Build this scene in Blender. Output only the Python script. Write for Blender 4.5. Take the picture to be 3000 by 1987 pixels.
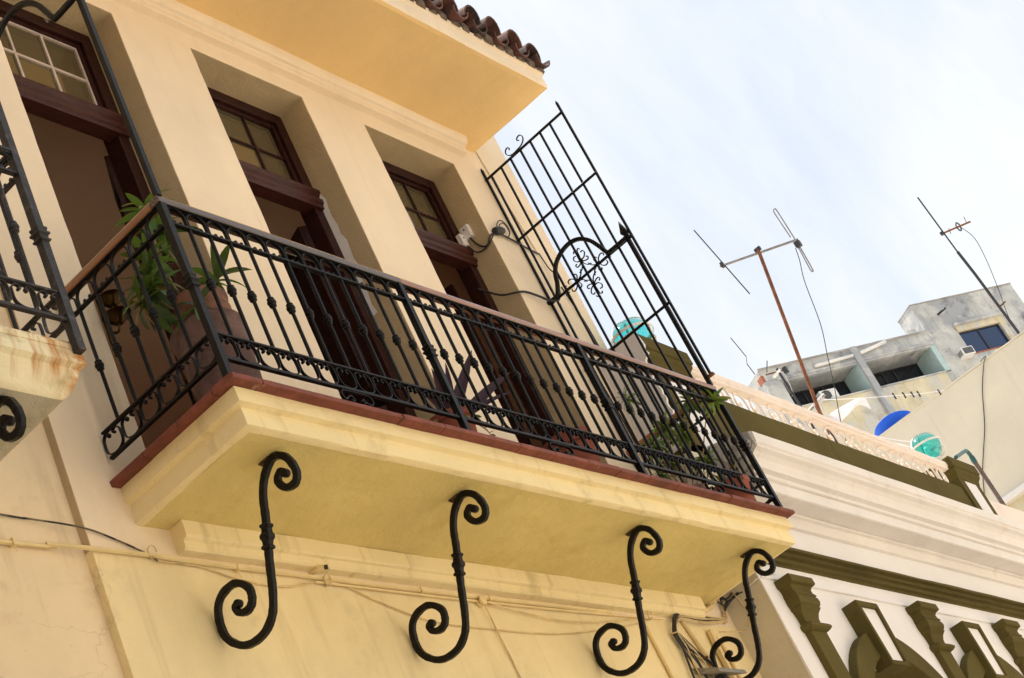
import bpy, bmesh, math, random
from mathutils import Vector, Matrix
R = math.radians
rnd = random.Random(7)
S = bpy.context.scene
for o in list(bpy.data.objects):
    bpy.data.objects.remove(o)
COL = S.collection

# ------------------------------------------------------------------ camera
YAW, PITCH, ROLL = R(63.78534), R(29.17453), R(-26.69117)
cy, sy, cp, sp, cr, sr = math.cos(YAW), math.sin(YAW), math.cos(PITCH), math.sin(PITCH), math.cos(ROLL), math.sin(ROLL)
fwd = Vector((sy*cp, cy*cp, sp)); r0 = Vector((cy, -sy, 0)); u0 = r0.cross(fwd)
right = cr*r0 + sr*u0; up = -sr*r0 + cr*u0
CAM = Vector((-5.05003774, -4.58360947, -3.95455179))
cd = bpy.data.cameras.new('camera'); cam = bpy.data.objects.new('camera', cd); COL.objects.link(cam)
m = Matrix((right, up, -fwd)).transposed().to_4x4(); m.translation = CAM
cam.matrix_world = m
cd.sensor_width = 36; cd.lens = 5049.758/3000*36; cd.clip_start = .05; cd.clip_end = 3000
S.camera = cam

# ------------------------------------------------------------------ sky, sun, exposure
SUN_EL, SUN_AZ = R(66), R(20)           # azimuth measured from +Y towards +X: the sun stands behind the houses
W = bpy.data.worlds.new('World'); S.world = W; W.use_nodes = True
nt = W.node_tree; nt.nodes.clear()
N = nt.nodes.new; L = nt.links.new
out = N('ShaderNodeOutputWorld'); bg = N('ShaderNodeBackground'); sky = N('ShaderNodeTexSky')
sky.sky_type = 'NISHITA'; sky.sun_disc = False; sky.sun_elevation = SUN_EL; sky.sun_rotation = SUN_AZ
sky.dust_density = 1.2; sky.air_density = 1.0; sky.ozone_density = .35
tc = N('ShaderNodeTexCoord'); mp = N('ShaderNodeMapping'); mp.inputs['Rotation'].default_value = (R(20), R(35), R(25)); mp.inputs['Scale'].default_value = (1.6, 5.5, 2.2)
n1 = N('ShaderNodeTexNoise'); n1.inputs['Scale'].default_value = 1.5; n1.inputs['Detail'].default_value = 9; n1.inputs['Roughness'].default_value = .58; n1.inputs['Distortion'].default_value = .35
n2 = N('ShaderNodeTexNoise'); n2.inputs['Scale'].default_value = 1.3; n2.inputs['Detail'].default_value = 3
ad = N('ShaderNodeMath'); ad.operation = 'MULTIPLY_ADD'; ad.inputs[1].default_value = .5
rp = N('ShaderNodeValToRGB'); rp.color_ramp.elements[0].position = .56; rp.color_ramp.elements[1].position = .90
rp.color_ramp.elements[0].color = (.54, .54, .54, 1); rp.color_ramp.elements[1].color = (1, 1, 1, 1)
mx = N('ShaderNodeMix'); mx.data_type = 'RGBA'
mx.inputs['B'].default_value = (5.2, 5.35, 5.45, 1)
L(tc.outputs['Generated'], mp.inputs['Vector']); L(mp.outputs['Vector'], n1.inputs['Vector']); L(tc.outputs['Generated'], n2.inputs['Vector'])
L(n2.outputs['Fac'], ad.inputs[0]); L(n1.outputs['Fac'], ad.inputs[2]); L(ad.outputs[0], rp.inputs['Fac'])
L(rp.outputs['Color'], mx.inputs['Factor']); L(sky.outputs['Color'], mx.inputs['A']); L(mx.outputs['Result'], bg.inputs['Color'])
bg.inputs['Strength'].default_value = .10
L(bg.outputs['Background'], out.inputs['Surface'])
sd = bpy.data.lights.new('sun', 'SUN'); sd.energy = 4.8; sd.angle = R(.5); sd.color = (1, .95, .86)
sun = bpy.data.objects.new('sun', sd); COL.objects.link(sun)
sdir = Vector((math.sin(SUN_AZ)*math.cos(SUN_EL), math.cos(SUN_AZ)*math.cos(SUN_EL), math.sin(SUN_EL)))
sun.rotation_euler = sdir.to_track_quat('Z', 'Y').to_euler(); sun.location = (0, 0, 60)
vs = S.view_settings; vs.view_transform = 'Standard'; vs.look = 'None'; vs.exposure = .98; vs.gamma = 1; vs.use_curve_mapping = False
S.render.engine = 'CYCLES'
try:
    S.cycles.max_bounces = 10; S.cycles.diffuse_bounces = 5; S.cycles.glossy_bounces = 4; S.cycles.transmission_bounces = 6; S.cycles.transparent_max_bounces = 12
    S.cycles.caustics_reflective = False; S.cycles.caustics_refractive = False
except Exception: pass

# ------------------------------------------------------------------ materials
def newmat(name):
    mt = bpy.data.materials.new(name); mt.use_nodes = True
    t = mt.node_tree; b = t.nodes['Principled BSDF']; return mt, t, b
def noise(t, scale, detail=5, rough=.55, vec=None, dist=0):
    n = t.nodes.new('ShaderNodeTexNoise'); n.inputs['Scale'].default_value = scale; n.inputs['Detail'].default_value = detail
    n.inputs['Roughness'].default_value = rough; n.inputs['Distortion'].default_value = dist
    if vec is not None: t.links.new(vec, n.inputs['Vector'])
    return n.outputs['Fac']
def ramp(t, fac, p0, p1, c0=(0, 0, 0, 1), c1=(1, 1, 1, 1)):
    r = t.nodes.new('ShaderNodeValToRGB'); e = r.color_ramp.elements
    e[0].position = p0; e[1].position = p1; e[0].color = c0; e[1].color = c1
    t.links.new(fac, r.inputs['Fac']); return r.outputs['Color']
def mix(t, fac, a, b, mode='MIX'):
    n = t.nodes.new('ShaderNodeMix'); n.data_type = 'RGBA'; n.blend_type = mode
    for k, v in (('Factor', fac), ('A', a), ('B', b)):
        if isinstance(v, bpy.types.NodeSocket): t.links.new(v, n.inputs[k])
        elif k == 'Factor': n.inputs[k].default_value = v
        else: n.inputs[k].default_value = (*v, 1) if len(v) == 3 else v
    return n.outputs['Result']
def posn(t, scale=None, rot=None):
    g = t.nodes.new('ShaderNodeNewGeometry'); v = g.outputs['Position']
    if scale or rot:
        mp = t.nodes.new('ShaderNodeMapping')
        if scale: mp.inputs['Scale'].default_value = scale
        if rot: mp.inputs['Rotation'].default_value = rot
        t.links.new(v, mp.inputs['Vector']); v = mp.outputs['Vector']
    return v
def bump(t, b, hs, dist=.01, strength=.5):
    prev = None
    for h, st, ds in hs:
        n = t.nodes.new('ShaderNodeBump'); n.inputs['Strength'].default_value = st; n.inputs['Distance'].default_value = ds
        t.links.new(h, n.inputs['Height'])
        if prev is not None: t.links.new(prev, n.inputs['Normal'])
        prev = n.outputs['Normal']
    t.links.new(prev, b.inputs['Normal'])
MATS = {}
def plaster(name, c, var=.12, stain=None, amt=.0, sscale=3.0, rough=.88, b1=.25, b2=.18, streak=None, crack=0, spec=.25, patch=None, pth=(.5, .56), pscale=2.2):
    """painted plaster: soft tone drift, specks of dirt, optional stains and flaked patches"""
    mt, t, b = newmat(name); v = posn(t)
    lo = tuple(x*(1-var) for x in c); hi = tuple(min(1, x*(1+var*.6)) for x in c)
    col = mix(t, ramp(t, noise(t, 1.1, 6, .6, v), .35, .68), lo, hi)
    col = mix(t, ramp(t, noise(t, 14, 5, .6, v), .62, .80, (0, 0, 0, 1), (.25, .25, .25, 1)), col, tuple(x*.72 for x in c))
    if patch: 
        col = mix(t, ramp(t, noise(t, pscale, 8, .65, v, .4), *pth), col, patch)
    if stain:
        col = mix(t, ramp(t, noise(t, sscale, 8, .68, v, .3), .56, .74, (0, 0, 0, 1), (amt, amt, amt, 1)), col, stain)
    if streak:
        vv = posn(t, (7, 7, .55))
        col = mix(t, ramp(t, noise(t, 1.0, 6, .6, vv), .57, .72, (0, 0, 0, 1), (streak[1],)*3+(1,)), col, streak[0])
    if crack:
        nv = t.nodes.new('ShaderNodeTexNoise'); nv.inputs['Scale'].default_value = 3; nv.inputs['Detail'].default_value = 6; t.links.new(v, nv.inputs['Vector'])
        va = t.nodes.new('ShaderNodeVectorMath'); va.operation = 'MULTIPLY_ADD'; va.inputs[1].default_value = (.45, .45, .45); t.links.new(nv.outputs['Color'], va.inputs[0]); t.links.new(v, va.inputs[2])
        vo = t.nodes.new('ShaderNodeTexVoronoi'); vo.feature = 'DISTANCE_TO_EDGE'; vo.inputs['Scale'].default_value = 1.6; t.links.new(va.outputs[0], vo.inputs['Vector'])
        ln = ramp(t, vo.outputs['Distance'], .0, .0045, (1, 1, 1, 1), (0, 0, 0, 1)); mk = ramp(t, noise(t, .9, 3, .5, v), .60, .68, (0, 0, 0, 1), (crack*.55,)*3+(1,))
        col = mix(t, mix(t, 1.0, ln, mk, 'MULTIPLY'), col, tuple(x*.35 for x in c))
    col = mix(t, ramp(t, noise(t, 55, 3, .5, v), .70, .78, (0, 0, 0, 1), (.5, .5, .5, 1)), col, tuple(x*.55 for x in c))
    t.links.new(col, b.inputs['Base Color']); b.inputs['Roughness'].default_value = rough
    b.inputs['Specular IOR Level'].default_value = spec
    bump(t, b, [(noise(t, 5, 4, .5, v), b1, .03), (noise(t, 90, 4, .6, v), b2, .006)])
    MATS[name] = mt; return mt
def simple(name, c, rough=.5, metal=0, var=.25, scale=12, bmp=.15, spec=.5, coat=0, second=None, th=(.5, .7), grain=None):
    mt, t, b = newmat(name); v = posn(t, grain) if grain else posn(t)
    col = mix(t, ramp(t, noise(t, scale, 6, .6, v), .3, .7), tuple(x*(1-var) for x in c), tuple(min(1, x*(1+var)) for x in c))
    if second: col = mix(t, ramp(t, noise(t, scale*.6, 8, .7, v, .2), *th), col, second)
    t.links.new(col, b.inputs['Base Color']); b.inputs['Roughness'].default_value = rough; b.inputs['Metallic'].default_value = metal
    b.inputs['Specular IOR Level'].default_value = spec
    if coat: b.inputs['Coat Weight'].default_value = coat; b.inputs['Coat Roughness'].default_value = .12
    if bmp: bump(t, b, [(noise(t, scale*6, 4, .6, v), bmp, .004)])
    MATS[name] = mt; return mt
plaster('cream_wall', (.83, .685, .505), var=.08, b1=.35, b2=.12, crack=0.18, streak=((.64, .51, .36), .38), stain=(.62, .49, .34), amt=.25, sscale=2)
plaster('reveal_shade', (.52, .395, .235), var=.10, b1=.6, b2=1.0)  # shade inside the doorway recesses, put into a darker plaster colour
plaster('soffit_bounce_ochre', (.86, .60, .275), var=.07, b1=.25, b2=.25)  # orange light bounced under the eave is put into this deeper ochre
plaster('yellow_wall', (.82, .68, .40), var=.10, stain=(.42, .33, .20), amt=.35, sscale=2.6, b1=.8, b2=.3, crack=0.5, streak=((.56, .44, .25), .45))
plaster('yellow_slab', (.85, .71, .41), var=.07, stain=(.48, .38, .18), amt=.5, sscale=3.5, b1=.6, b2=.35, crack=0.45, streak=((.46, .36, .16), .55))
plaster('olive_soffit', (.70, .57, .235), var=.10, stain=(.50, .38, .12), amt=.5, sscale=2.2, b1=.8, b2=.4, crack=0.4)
plaster('rose_wall', (.79, .64, .43), var=.10, stain=(.55, .36, .20), amt=.45, sscale=2.5, streak=((.48, .36, .23), .6), b1=.5, crack=0.6)
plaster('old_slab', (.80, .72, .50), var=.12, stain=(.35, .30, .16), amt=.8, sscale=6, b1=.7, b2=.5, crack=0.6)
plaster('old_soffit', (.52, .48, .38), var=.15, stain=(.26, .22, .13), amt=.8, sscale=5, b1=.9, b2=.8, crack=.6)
plaster('white_wall', (.78, .75, .745), var=.04, stain=(.62, .52, .44), amt=.25, sscale=2, crack=0.2)
plaster('cornice_paint', (.77, .725, .695), var=.07, stain=(.56, .44, .36), amt=.35, sscale=4, b1=.4, crack=0.35)
plaster('olive_paint', (.105, .083, .027), var=.18, stain=(.055, .042, .014), amt=.5, sscale=4, rough=.95, spec=.08, b1=.4, b2=.35)
plaster('pink_rail', (.84, .73, .66), var=.08, stain=(.55, .33, .24), amt=.4, sscale=6)
plaster('beige_wall', (.70, .645, .53), var=.06, stain=(.50, .44, .34), amt=.35, sscale=.9, streak=((.55, .48, .37), .25), crack=0.3)
plaster('grey_render', (.40, .375, .35), var=.3, stain=(.16, .15, .14), amt=.8, sscale=7, b1=.8, b2=.8)
plaster('return_wall', (.60, .54, .43), var=.12, stain=(.30, .24, .17), amt=.6, sscale=3.5, b1=.5)
plaster('flat_concrete', (.56, .56, .54), var=.2, patch=(.36, .375, .395), pth=(.46, .56), pscale=.7, stain=(.10, .095, .09), amt=.85, sscale=1.3, streak=((.30, .28, .26), .6), b1=.5)
plaster('flat_yellow', (.66, .59, .42), var=.15, patch=(.56, .545, .50), pth=(.49, .55), pscale=.7, stain=(.25, .21, .15), amt=.6, sscale=.9, streak=((.35, .30, .2), .4))
plaster('flat_teal', (.46, .60, .60), var=.12, stain=(.30, .36, .34), amt=.5, sscale=1.2)
plaster('room_wall', (.72, .53, .40), var=.05, b1=.1)
plaster('street', (.50, .45, .38), var=.2, b1=.5)
plaster('pavement', (.52, .47, .39), var=.15)
plaster('dimming_dark', (.20, .17, .14))
plaster('opposite_wall', (.79, .73, .62), var=.06)
simple('iron', (.0038, .0030, .0030), rough=.42, var=.5, scale=30, bmp=.6, second=(.014, .007, .005), th=(.60, .78), spec=.20)
simple('old_iron', (.018, .015, .016), rough=.5, var=.5, scale=40, bmp=.9, second=(.10, .075, .075), th=(.55, .68), spec=.4)
simple('wood_red', (.028, .007, .005), rough=.5, var=.5, scale=5, bmp=.4, grain=(3, 3, 14), spec=.2)
simple('wood_red_x', (.052, .014, .010), rough=.42, var=.45, scale=5, bmp=.4, grain=(1.5, 14, 14), spec=.25)
simple('muntin_white', (.56, .46, .40), rough=.5, var=.15, second=(.30, .14, .10), th=(.62, .7))
simple('handrail_dark', (.055, .029, .022), rough=.22, var=.3, scale=4, bmp=.1, grain=(1, 12, 12), coat=.6)
simple('handrail_new', (.27, .115, .055), rough=.3, var=.25, scale=4, bmp=.15, grain=(1, 12, 12), coat=.4)
simple('handrail_side', (.24, .10, .045), rough=.35, var=.25, scale=4, bmp=.15, grain=(12, 1, 12), coat=.3)
simple('clay_tile', (.18, .047, .030), rough=.75, var=.35, scale=9, bmp=.7, second=(.33, .19, .13), th=(.62, .68))
simple('roof_clay', (.15, .065, .05), rough=.9, var=.4, scale=10, bmp=.9, second=(.035, .03, .03), th=(.42, .60))
simple('mortar', (.15, .105, .08), rough=.95, var=.4, scale=14, bmp=1.0, second=(.05, .05, .03))
simple('jar_clay', (.125, .070, .060), rough=.9, var=.4, scale=8, bmp=.9, second=(.21, .135, .125), th=(.48, .66))
simple('terracotta_old', (.24, .11, .066), rough=.85, var=.35, scale=9, bmp=.8, second=(.085, .05, .05), th=(.45, .62))
simple('terracotta', (.22, .055, .028), rough=.75, var=.2, scale=7, bmp=.4)
simple('soil', (.03, .02, .015), rough=1, bmp=1)
simple('stem', (.22, .15, .085), rough=.8, scale=20)
simple('cable_black', (.018, .016, .016), rough=.5, bmp=0)
simple('cable_cream', (.62, .47, .24), rough=.6, var=.3, scale=9, bmp=.2, second=(.10, .08, .05), th=(.66, .7))
simple('cable_old', (.16, .12, .075), rough=.7, var=.5, scale=9, bmp=.2, second=(.03, .025, .02), th=(.48, .55))
simple('conduit', (.76, .60, .31), rough=.6, var=.12, scale=6, second=(.30, .22, .12), th=(.68, .74))
simple('box_white', (.72, .68, .66), rough=.4, var=.05)
simple('brass', (.06, .034, .012), rough=.35, metal=1, var=.4, scale=20)
simple('rusty_steel', (.20, .072, .030), rough=.85, var=.45, scale=16, bmp=.7, second=(.09, .04, .025), th=(.5, .7))
simple('old_pipe', (.12, .085, .075), rough=.7, var=.3, second=(.16, .05, .03), th=(.58, .68), bmp=.5)
simple('alu', (.30, .27, .25), rough=.45, metal=.6, var=.2, second=(.20, .10, .05), th=(.6, .72))
simple('dark_steel', (.028, .026, .03), rough=.5)
simple('green_pipe', (.02, .09, .085), rough=.4)
simple('white_plastic', (.75, .74, .72), rough=.4, var=.08)
simple('grey_grille', (.09, .09, .10), rough=.6)
simple('dish_blue', (.010, .11, .72), rough=.45, var=.1)
simple('tank_dark', (.10, .11, .12), rough=.7, var=.3)
simple('white_metal', (.78, .72, .66), rough=.45, var=.06)
simple('brick_raw', (.35, .12, .07), rough=.9)
simple('zinc', (.30, .29, .27), rough=.6, metal=.3, second=(.20, .16, .12))
simple('dry_plant', (.16, .075, .03), rough=.9)

def clothmat(name, c):
    mt, t, b = newmat(name); o = t.nodes['Material Output']; b.inputs['Base Color'].default_value = (*c, 1); b.inputs['Roughness'].default_value = .95
    tl = t.nodes.new('ShaderNodeBsdfTranslucent'); tl.inputs['Color'].default_value = (*c, 1); ms = t.nodes.new('ShaderNodeMixShader'); ms.inputs['Fac'].default_value = .5
    t.links.new(b.outputs[0], ms.inputs[1]); t.links.new(tl.outputs[0], ms.inputs[2]); t.links.new(ms.outputs[0], o.inputs['Surface']); MATS[name] = mt
clothmat('cloth_white', (.88, .86, .88))
def glassmat(name, tint, refl=.12, dark=None, mixd=.0):
    mt = bpy.data.materials.new(name); mt.use_nodes = True; t = mt.node_tree; t.nodes.clear()
    o = t.nodes.new('ShaderNodeOutputMaterial'); tr = t.nodes.new('ShaderNodeBsdfTransparent'); tr.inputs['Color'].default_value = (*tint, 1)
    gl = t.nodes.new('ShaderNodeBsdfGlossy'); gl.inputs['Roughness'].default_value = .04
    fr = t.nodes.new('ShaderNodeLayerWeight'); fr.inputs['Blend'].default_value = .12
    m1 = t.nodes.new('ShaderNodeMixShader'); t.links.new(fr.outputs['Facing'], m1.inputs['Fac'])
    last = tr
    if dark:
        df = t.nodes.new('ShaderNodeBsdfDiffuse'); df.inputs['Color'].default_value = (*dark, 1)
        m0 = t.nodes.new('ShaderNodeMixShader'); m0.inputs['Fac'].default_value = mixd
        t.links.new(tr.outputs[0], m0.inputs[1]); t.links.new(df.outputs[0], m0.inputs[2]); last = m0
    t.links.new(last.outputs[0], m1.inputs[1]); t.links.new(gl.outputs[0], m1.inputs[2]); t.links.new(m1.outputs[0], o.inputs['Surface'])
    MATS[name] = mt
glassmat('pane_glass', (.80, .74, .58), dark=(.15, .12, .065), mixd=.5)
glassmat('dark_glass', (.15, .17, .2), dark=(.015, .018, .025), mixd=.85)
glassmat('blue_glass', (.05, .12, .3), dark=(.006, .03, .10), mixd=.9)
glassmat('globe_glass', (.55, .93, .93))
def leafmat(name, c, c2, th=(.55, .75), tl_=(.35, .45, .05)):
    mt = bpy.data.materials.new(name); mt.use_nodes = True; t = mt.node_tree; b = t.nodes['Principled BSDF']; o = t.nodes['Material Output']
    v = posn(t); col = mix(t, ramp(t, noise(t, 9, 4, .6, v), *th), c, c2); t.links.new(col, b.inputs['Base Color']); b.inputs['Roughness'].default_value = .35
    tl = t.nodes.new('ShaderNodeBsdfTranslucent'); t.links.new(mix(t, .5, col, tl_), tl.inputs['Color'])
    ms = t.nodes.new('ShaderNodeMixShader'); ms.inputs['Fac'].default_value = .3
    t.links.new(b.outputs[0], ms.inputs[1]); t.links.new(tl.outputs[0], ms.inputs[2]); t.links.new(ms.outputs[0], o.inputs['Surface']); MATS[name] = mt
leafmat('leaf_dark', (.018, .045, .012), (.035, .07, .018)); leafmat('leaf_mid', (.07, .15, .03), (.12, .20, .035))
leafmat('leaf_light', (.16, .26, .04), (.32, .33, .06), (.4, .7)); leafmat('leaf_purple', (.035, .007, .020), (.055, .014, .035), tl_=(.10, .01, .05))
MATS['leaf_purple'].node_tree.nodes['Principled BSDF'].inputs['Roughness'].default_value = .65; leafmat('leaf_dry', (.30, .20, .08), (.12, .13, .03))

# ------------------------------------------------------------------ mesh helpers
class MB:
    def __init__(s, xf=None): s.v = []; s.f = []; s.xf = xf
    def add(s, vs, fs):
        k = len(s.v); s.v += [Vector(p) for p in vs]; s.f += [tuple(i+k for i in f) for f in fs]; return s
    def box(s, x0, x1, y0, y1, z0, z1):
        return s.add([(x0,y0,z0),(x1,y0,z0),(x1,y1,z0),(x0,y1,z0),(x0,y0,z1),(x1,y0,z1),(x1,y1,z1),(x0,y1,z1)],
                     [(0,3,2,1),(4,5,6,7),(0,1,5,4),(1,2,6,5),(2,3,7,6),(3,0,4,7)])
    def prism(s, poly, axis, t0, t1, n=1, jit=0, seed=1, cap=True):
        """polygon extruded along an axis ('x': poly=(y,z); 'y': (x,z); 'z': (x,y)), n segments with a little hand-made wobble"""
        rg = random.Random(seed); m = len(poly); vs = []; fs = []
        ph = [rg.uniform(0, 6.28) for _ in range(m*2)]
        for i in range(n+1):
            t = t0+(t1-t0)*i/n
            for j, (a, b) in enumerate(poly):
                if jit:
                    a += jit*(math.sin(t*2.1+ph[j])+.6*math.sin(t*6.3+ph[j]*2)+rg.uniform(-.4, .4)); b += jit*(math.sin(t*1.7+ph[j+m])+.6*math.sin(t*5.1+ph[j+m]*2)+rg.uniform(-.4, .4))
                vs.append({'x': (t, a, b), 'y': (a, t, b), 'z': (a, b, t)}[axis])
        for i in range(n):
            for j in range(m):
                k = (j+1) % m; fs.append((i*m+j, i*m+k, (i+1)*m+k, (i+1)*m+j))
        if cap: fs += [tuple(range(m)), tuple(n*m+j for j in range(m))]
        return s.add(vs, fs)
    def sweep(s, pts, sec, nrm, closed=False, taper=None):
        """planar sweep: sec=(a in-plane, b along nrm)"""
        P = [Vector(p) for p in pts]; nrm = Vector(nrm).normalized(); n = len(P); m = len(sec); vs = []; fs = []
        for i in range(n):
            if closed: tg = P[(i+1) % n]-P[i-1]
            else: tg = P[min(i+1, n-1)]-P[max(i-1, 0)]
            tg.normalize(); a = nrm.cross(tg); k = taper(i/(n-1)) if taper else 1
            for (x, y) in sec: vs.append(P[i]+a*x*k+nrm*y*k)
        for i in range(n if closed else n-1):
            i2 = (i+1) % n
            for j in range(m): fs.append((i*m+j, i*m+(j+1) % m, i2*m+(j+1) % m, i2*m+j))
        if not closed: fs += [tuple(range(m)), tuple((n-1)*m+j for j in range(m))]
        return s.add(vs, fs)
    def tube(s, pts, r, n=6, taper=None):
        P = [Vector(p) for p in pts]; q = len(P)
        t = (P[1]-P[0]).normalized(); a = t.orthogonal().normalized(); vs = []; fs = []
        for i in range(q):
            tg = (P[min(i+1, q-1)]-P[max(i-1, 0)]).normalized(); a = (a-tg*a.dot(tg)).normalized(); b = tg.cross(a); rr = r*(taper(i/(q-1)) if taper else 1)
            for j in range(n):
                an = 6.28318*j/n; vs.append(P[i]+a*math.cos(an)*rr+b*math.sin(an)*rr)
        for i in range(q-1):
            for j in range(n): fs.append((i*n+j, i*n+(j+1) % n, (i+1)*n+(j+1) % n, (i+1)*n+j))
        fs += [tuple(range(n)), tuple((q-1)*n+j for j in range(n))]
        return s.add(vs, fs)
    def lathe(s, prof, n=16, c=(0, 0, 0), rot0=0, axis='z', sq=None):
        """prof list of (r,z) bottom to top, closed at both ends; sq: square section"""
        vs = []; fs = []; m = len(prof); c = Vector(c)
        for (r, z) in prof:
            for j in range(n):
                an = rot0+6.28318*j/n; p = Vector((r*math.cos(an), r*math.sin(an), z))
                if axis == 'y': p = Vector((p.x, -p.z, p.y))
                if axis == 'x': p = Vector((p.z, p.x, p.y))
                vs.append(c+p)
        for i in range(m-1):
            for j in range(n): fs.append((i*n+j, i*n+(j+1) % n, (i+1)*n+(j+1) % n, (i+1)*n+j))
        fs += [tuple(range(n)), tuple((m-1)*n+j for j in range(n))]
        return s.add(vs, fs)
    def square(s, prof, c=(0, 0, 0)):
        """stack of square sections: prof (half width, z)"""
        return s.lathe([(h*1.41421, z) for h, z in prof], 4, c, math.pi/4)
    def mesh(s, name, smooth=False):
        vs = [Vector(s.xf(p)) for p in s.v] if s.xf else s.v
        me = bpy.data.meshes.new(name); me.from_pydata([tuple(p) for p in vs], [], s.f)
        bm = bmesh.new(); bm.from_mesh(me); bmesh.ops.recalc_face_normals(bm, faces=bm.faces)
        if smooth:
            for e in bm.edges: e.smooth = not (len(e.link_faces) == 2 and e.calc_face_angle(0) > .62)
        bm.to_mesh(me); bm.free()
        if smooth:
            for p in me.polygons: p.use_smooth = True
        return me
def smooth(pts, k=6):
    P = [Vector(p) for p in pts]; o = []
    for i in range(len(P)-1):
        a, b, c, d = P[max(i-1, 0)], P[i], P[i+1], P[min(i+2, len(P)-1)]
        for j in range(k):
            t = j/k; o.append(.5*((2*b)+(c-a)*t+(2*a-5*b+4*c-d)*t*t+(3*b-a-3*c+d)*t**3))
    o.append(P[-1]); return o
def rect(a, b): return [(-a/2, -b/2), (a/2, -b/2), (a/2, b/2), (-a/2, b/2)]
def octsec(a, b, c=.28):
    x, y = a/2, b/2; k = c*min(x, y)
    return [(-x, -y+k), (-x+k, -y), (x-k, -y), (x, -y+k), (x, y-k), (x-k, y), (-x+k, y), (-x, y-k)]
def thing(name, label, cat, loc=(0, 0, 0), group=None):
    o = bpy.data.objects.new(name, None); COL.objects.link(o); o.location = loc; o.empty_display_size = .1
    o['label'] = label; o['category'] = cat
    if group: o['group'] = group
    return o
def put(name, g, mat, parent=None, loc=None, rot=None, sm=False, bev=0, kind=None):
    """one mesh object; g is an MB or a shared mesh; world coordinates, whatever the parent"""
    me = g.mesh(name, sm) if isinstance(g, MB) else g
    if not me.materials: me.materials.append(MATS[mat])
    o = bpy.data.objects.new(name, me); COL.objects.link(o)
    if me.materials[0] != MATS[mat]:
        o.material_slots[0].link = 'OBJECT'; o.material_slots[0].material = MATS[mat]
    if loc is not None: o.location = loc
    if rot is not None: o.rotation_euler = rot
    if parent is not None:
        o.parent = parent
        if parent.type == 'EMPTY': o.matrix_parent_inverse = Matrix.Translation(-Vector(parent.location))
    if bev:
        md = o.modifiers.new('bevel', 'BEVEL'); md.width = bev; md.segments = 2; md.limit_method = 'ANGLE'; md.angle_limit = R(40)
    if kind: o['kind'] = kind
    return o
def tag(o, label, cat, group=None):
    o['label'] = label; o['category'] = cat
    if group: o['group'] = group
    return o
def wallgrid(xs, zs, holes, y0, y1, reveal=True):
    """wall between y0 (front) and y1 with rectangular openings, one skin without inner faces"""
    g = MB(); hole = lambda i, j: i < 0 or j < 0 or i >= len(xs)-1 or j >= len(zs)-1 or any(h[0]-1e-6 <= xs[i] and xs[i+1] <= h[1]+1e-6 and h[2]-1e-6 <= zs[j] and zs[j+1] <= h[3]+1e-6 for h in holes)
    for i in range(len(xs)-1):
        for j in range(len(zs)-1):
            if hole(i, j): continue
            a, b, c, d = xs[i], xs[i+1], zs[j], zs[j+1]
            g.add([(a, y0, c), (b, y0, c), (b, y0, d), (a, y0, d)], [(0, 1, 2, 3)]); g.add([(a, y1, c), (b, y1, c), (b, y1, d), (a, y1, d)], [(3, 2, 1, 0)])
            for (ii, jj, q) in ((i-1, j, [(a, c), (a, d)]), (i+1, j, [(b, d), (b, c)]), (i, j-1, [(b, c), (a, c)]), (i, j+1, [(a, d), (b, d)])):
                if hole(ii, jj): g.add([(q[0][0], y0, q[0][1]), (q[1][0], y0, q[1][1]), (q[1][0], y1, q[1][1]), (q[0][0], y1, q[0][1])], [(0, 1, 2, 3)])
    return g
def weld(o):
    bm = bmesh.new(); bm.from_mesh(o.data); bmesh.ops.remove_doubles(bm, verts=bm.verts, dist=1e-4); bmesh.ops.recalc_face_normals(bm, faces=bm.faces); bm.to_mesh(o.data); bm.free()

# ================================================================== THE SETTING
GZ = -5.55
put('street', MB().add([(-400, -400, GZ), (400, -400, GZ), (400, 400, GZ), (-400, 400, GZ)], [(0, 1, 2, 3)]), 'street', kind='structure')
put('pavement', MB().box(-60, 70, -1.5, 8, GZ+.004, GZ+.14), 'pavement', kind='structure', bev=.02)
put('far_pavement', MB().box(-60, 70, -11, -8.2, GZ+.004, GZ+.14), 'pavement', kind='structure', bev=.02)

# the row across the street: the sunlit fronts that throw light back on the shaded side
opp = thing('opposite_house', 'plain cream house front across the street, out of the picture behind the viewer', 'house', (0, -11, GZ))
og = wallgrid([-4.5, -4, -2.8, 0, 1.2, 5, 6.2, 9, 10.2, 14, 15.2, 18, 19.2, 50], [GZ, -4.5, -2.2, .3, 2.6, 5.0],
              [(a, a+1.2, z, z+2.3) for a in (-4, 0, 5, 9, 14, 18) for z in (-4.5, .3)], -11.0, -11.4)
o_ = put('wall', og, 'opposite_wall', opp); weld(o_)
put('roof', MB().box(-4.5, 50.2, -18, -10.6, 5.002, 5.2), 'roof_clay', opp)
opd = thing('added_dark_house', 'added unseen dark house across the street, dims the left-facing surfaces', 'house', (-20, -11, GZ))  # added out of view so that left-facing surfaces receive less light
g_ = wallgrid([-45, -22, -20.8, -18, -16.8, -14, -12.8, -8, -6.8, -4.51], [GZ, -4.5, -2.2, .3, 2.6, 4.6, 6.6, 9.5], [(a, a+1.2, z, z+2.0) for a in (-22, -18, -14, -8) for z in (4.6,)]+[(a, a+1.2, z, z+2.3) for a in (-22, -18, -14, -8) for z in (-4.5, .3)], -10.9, -11.4)
weld(put('wall', g_, 'dimming_dark', opd)); put('roof', MB().box(-45.2, -4.505, -18, -10.5, 9.502, 9.7), 'roof_clay', opd)
for a in (-22, -18, -14, -8):
    for z in (-4.5, .3, 4.6): put('shutter', MB().box(a-.02, a+1.22, -11.3, -11.2, z-.02, z+2.32), 'wood_red', opd)
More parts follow.
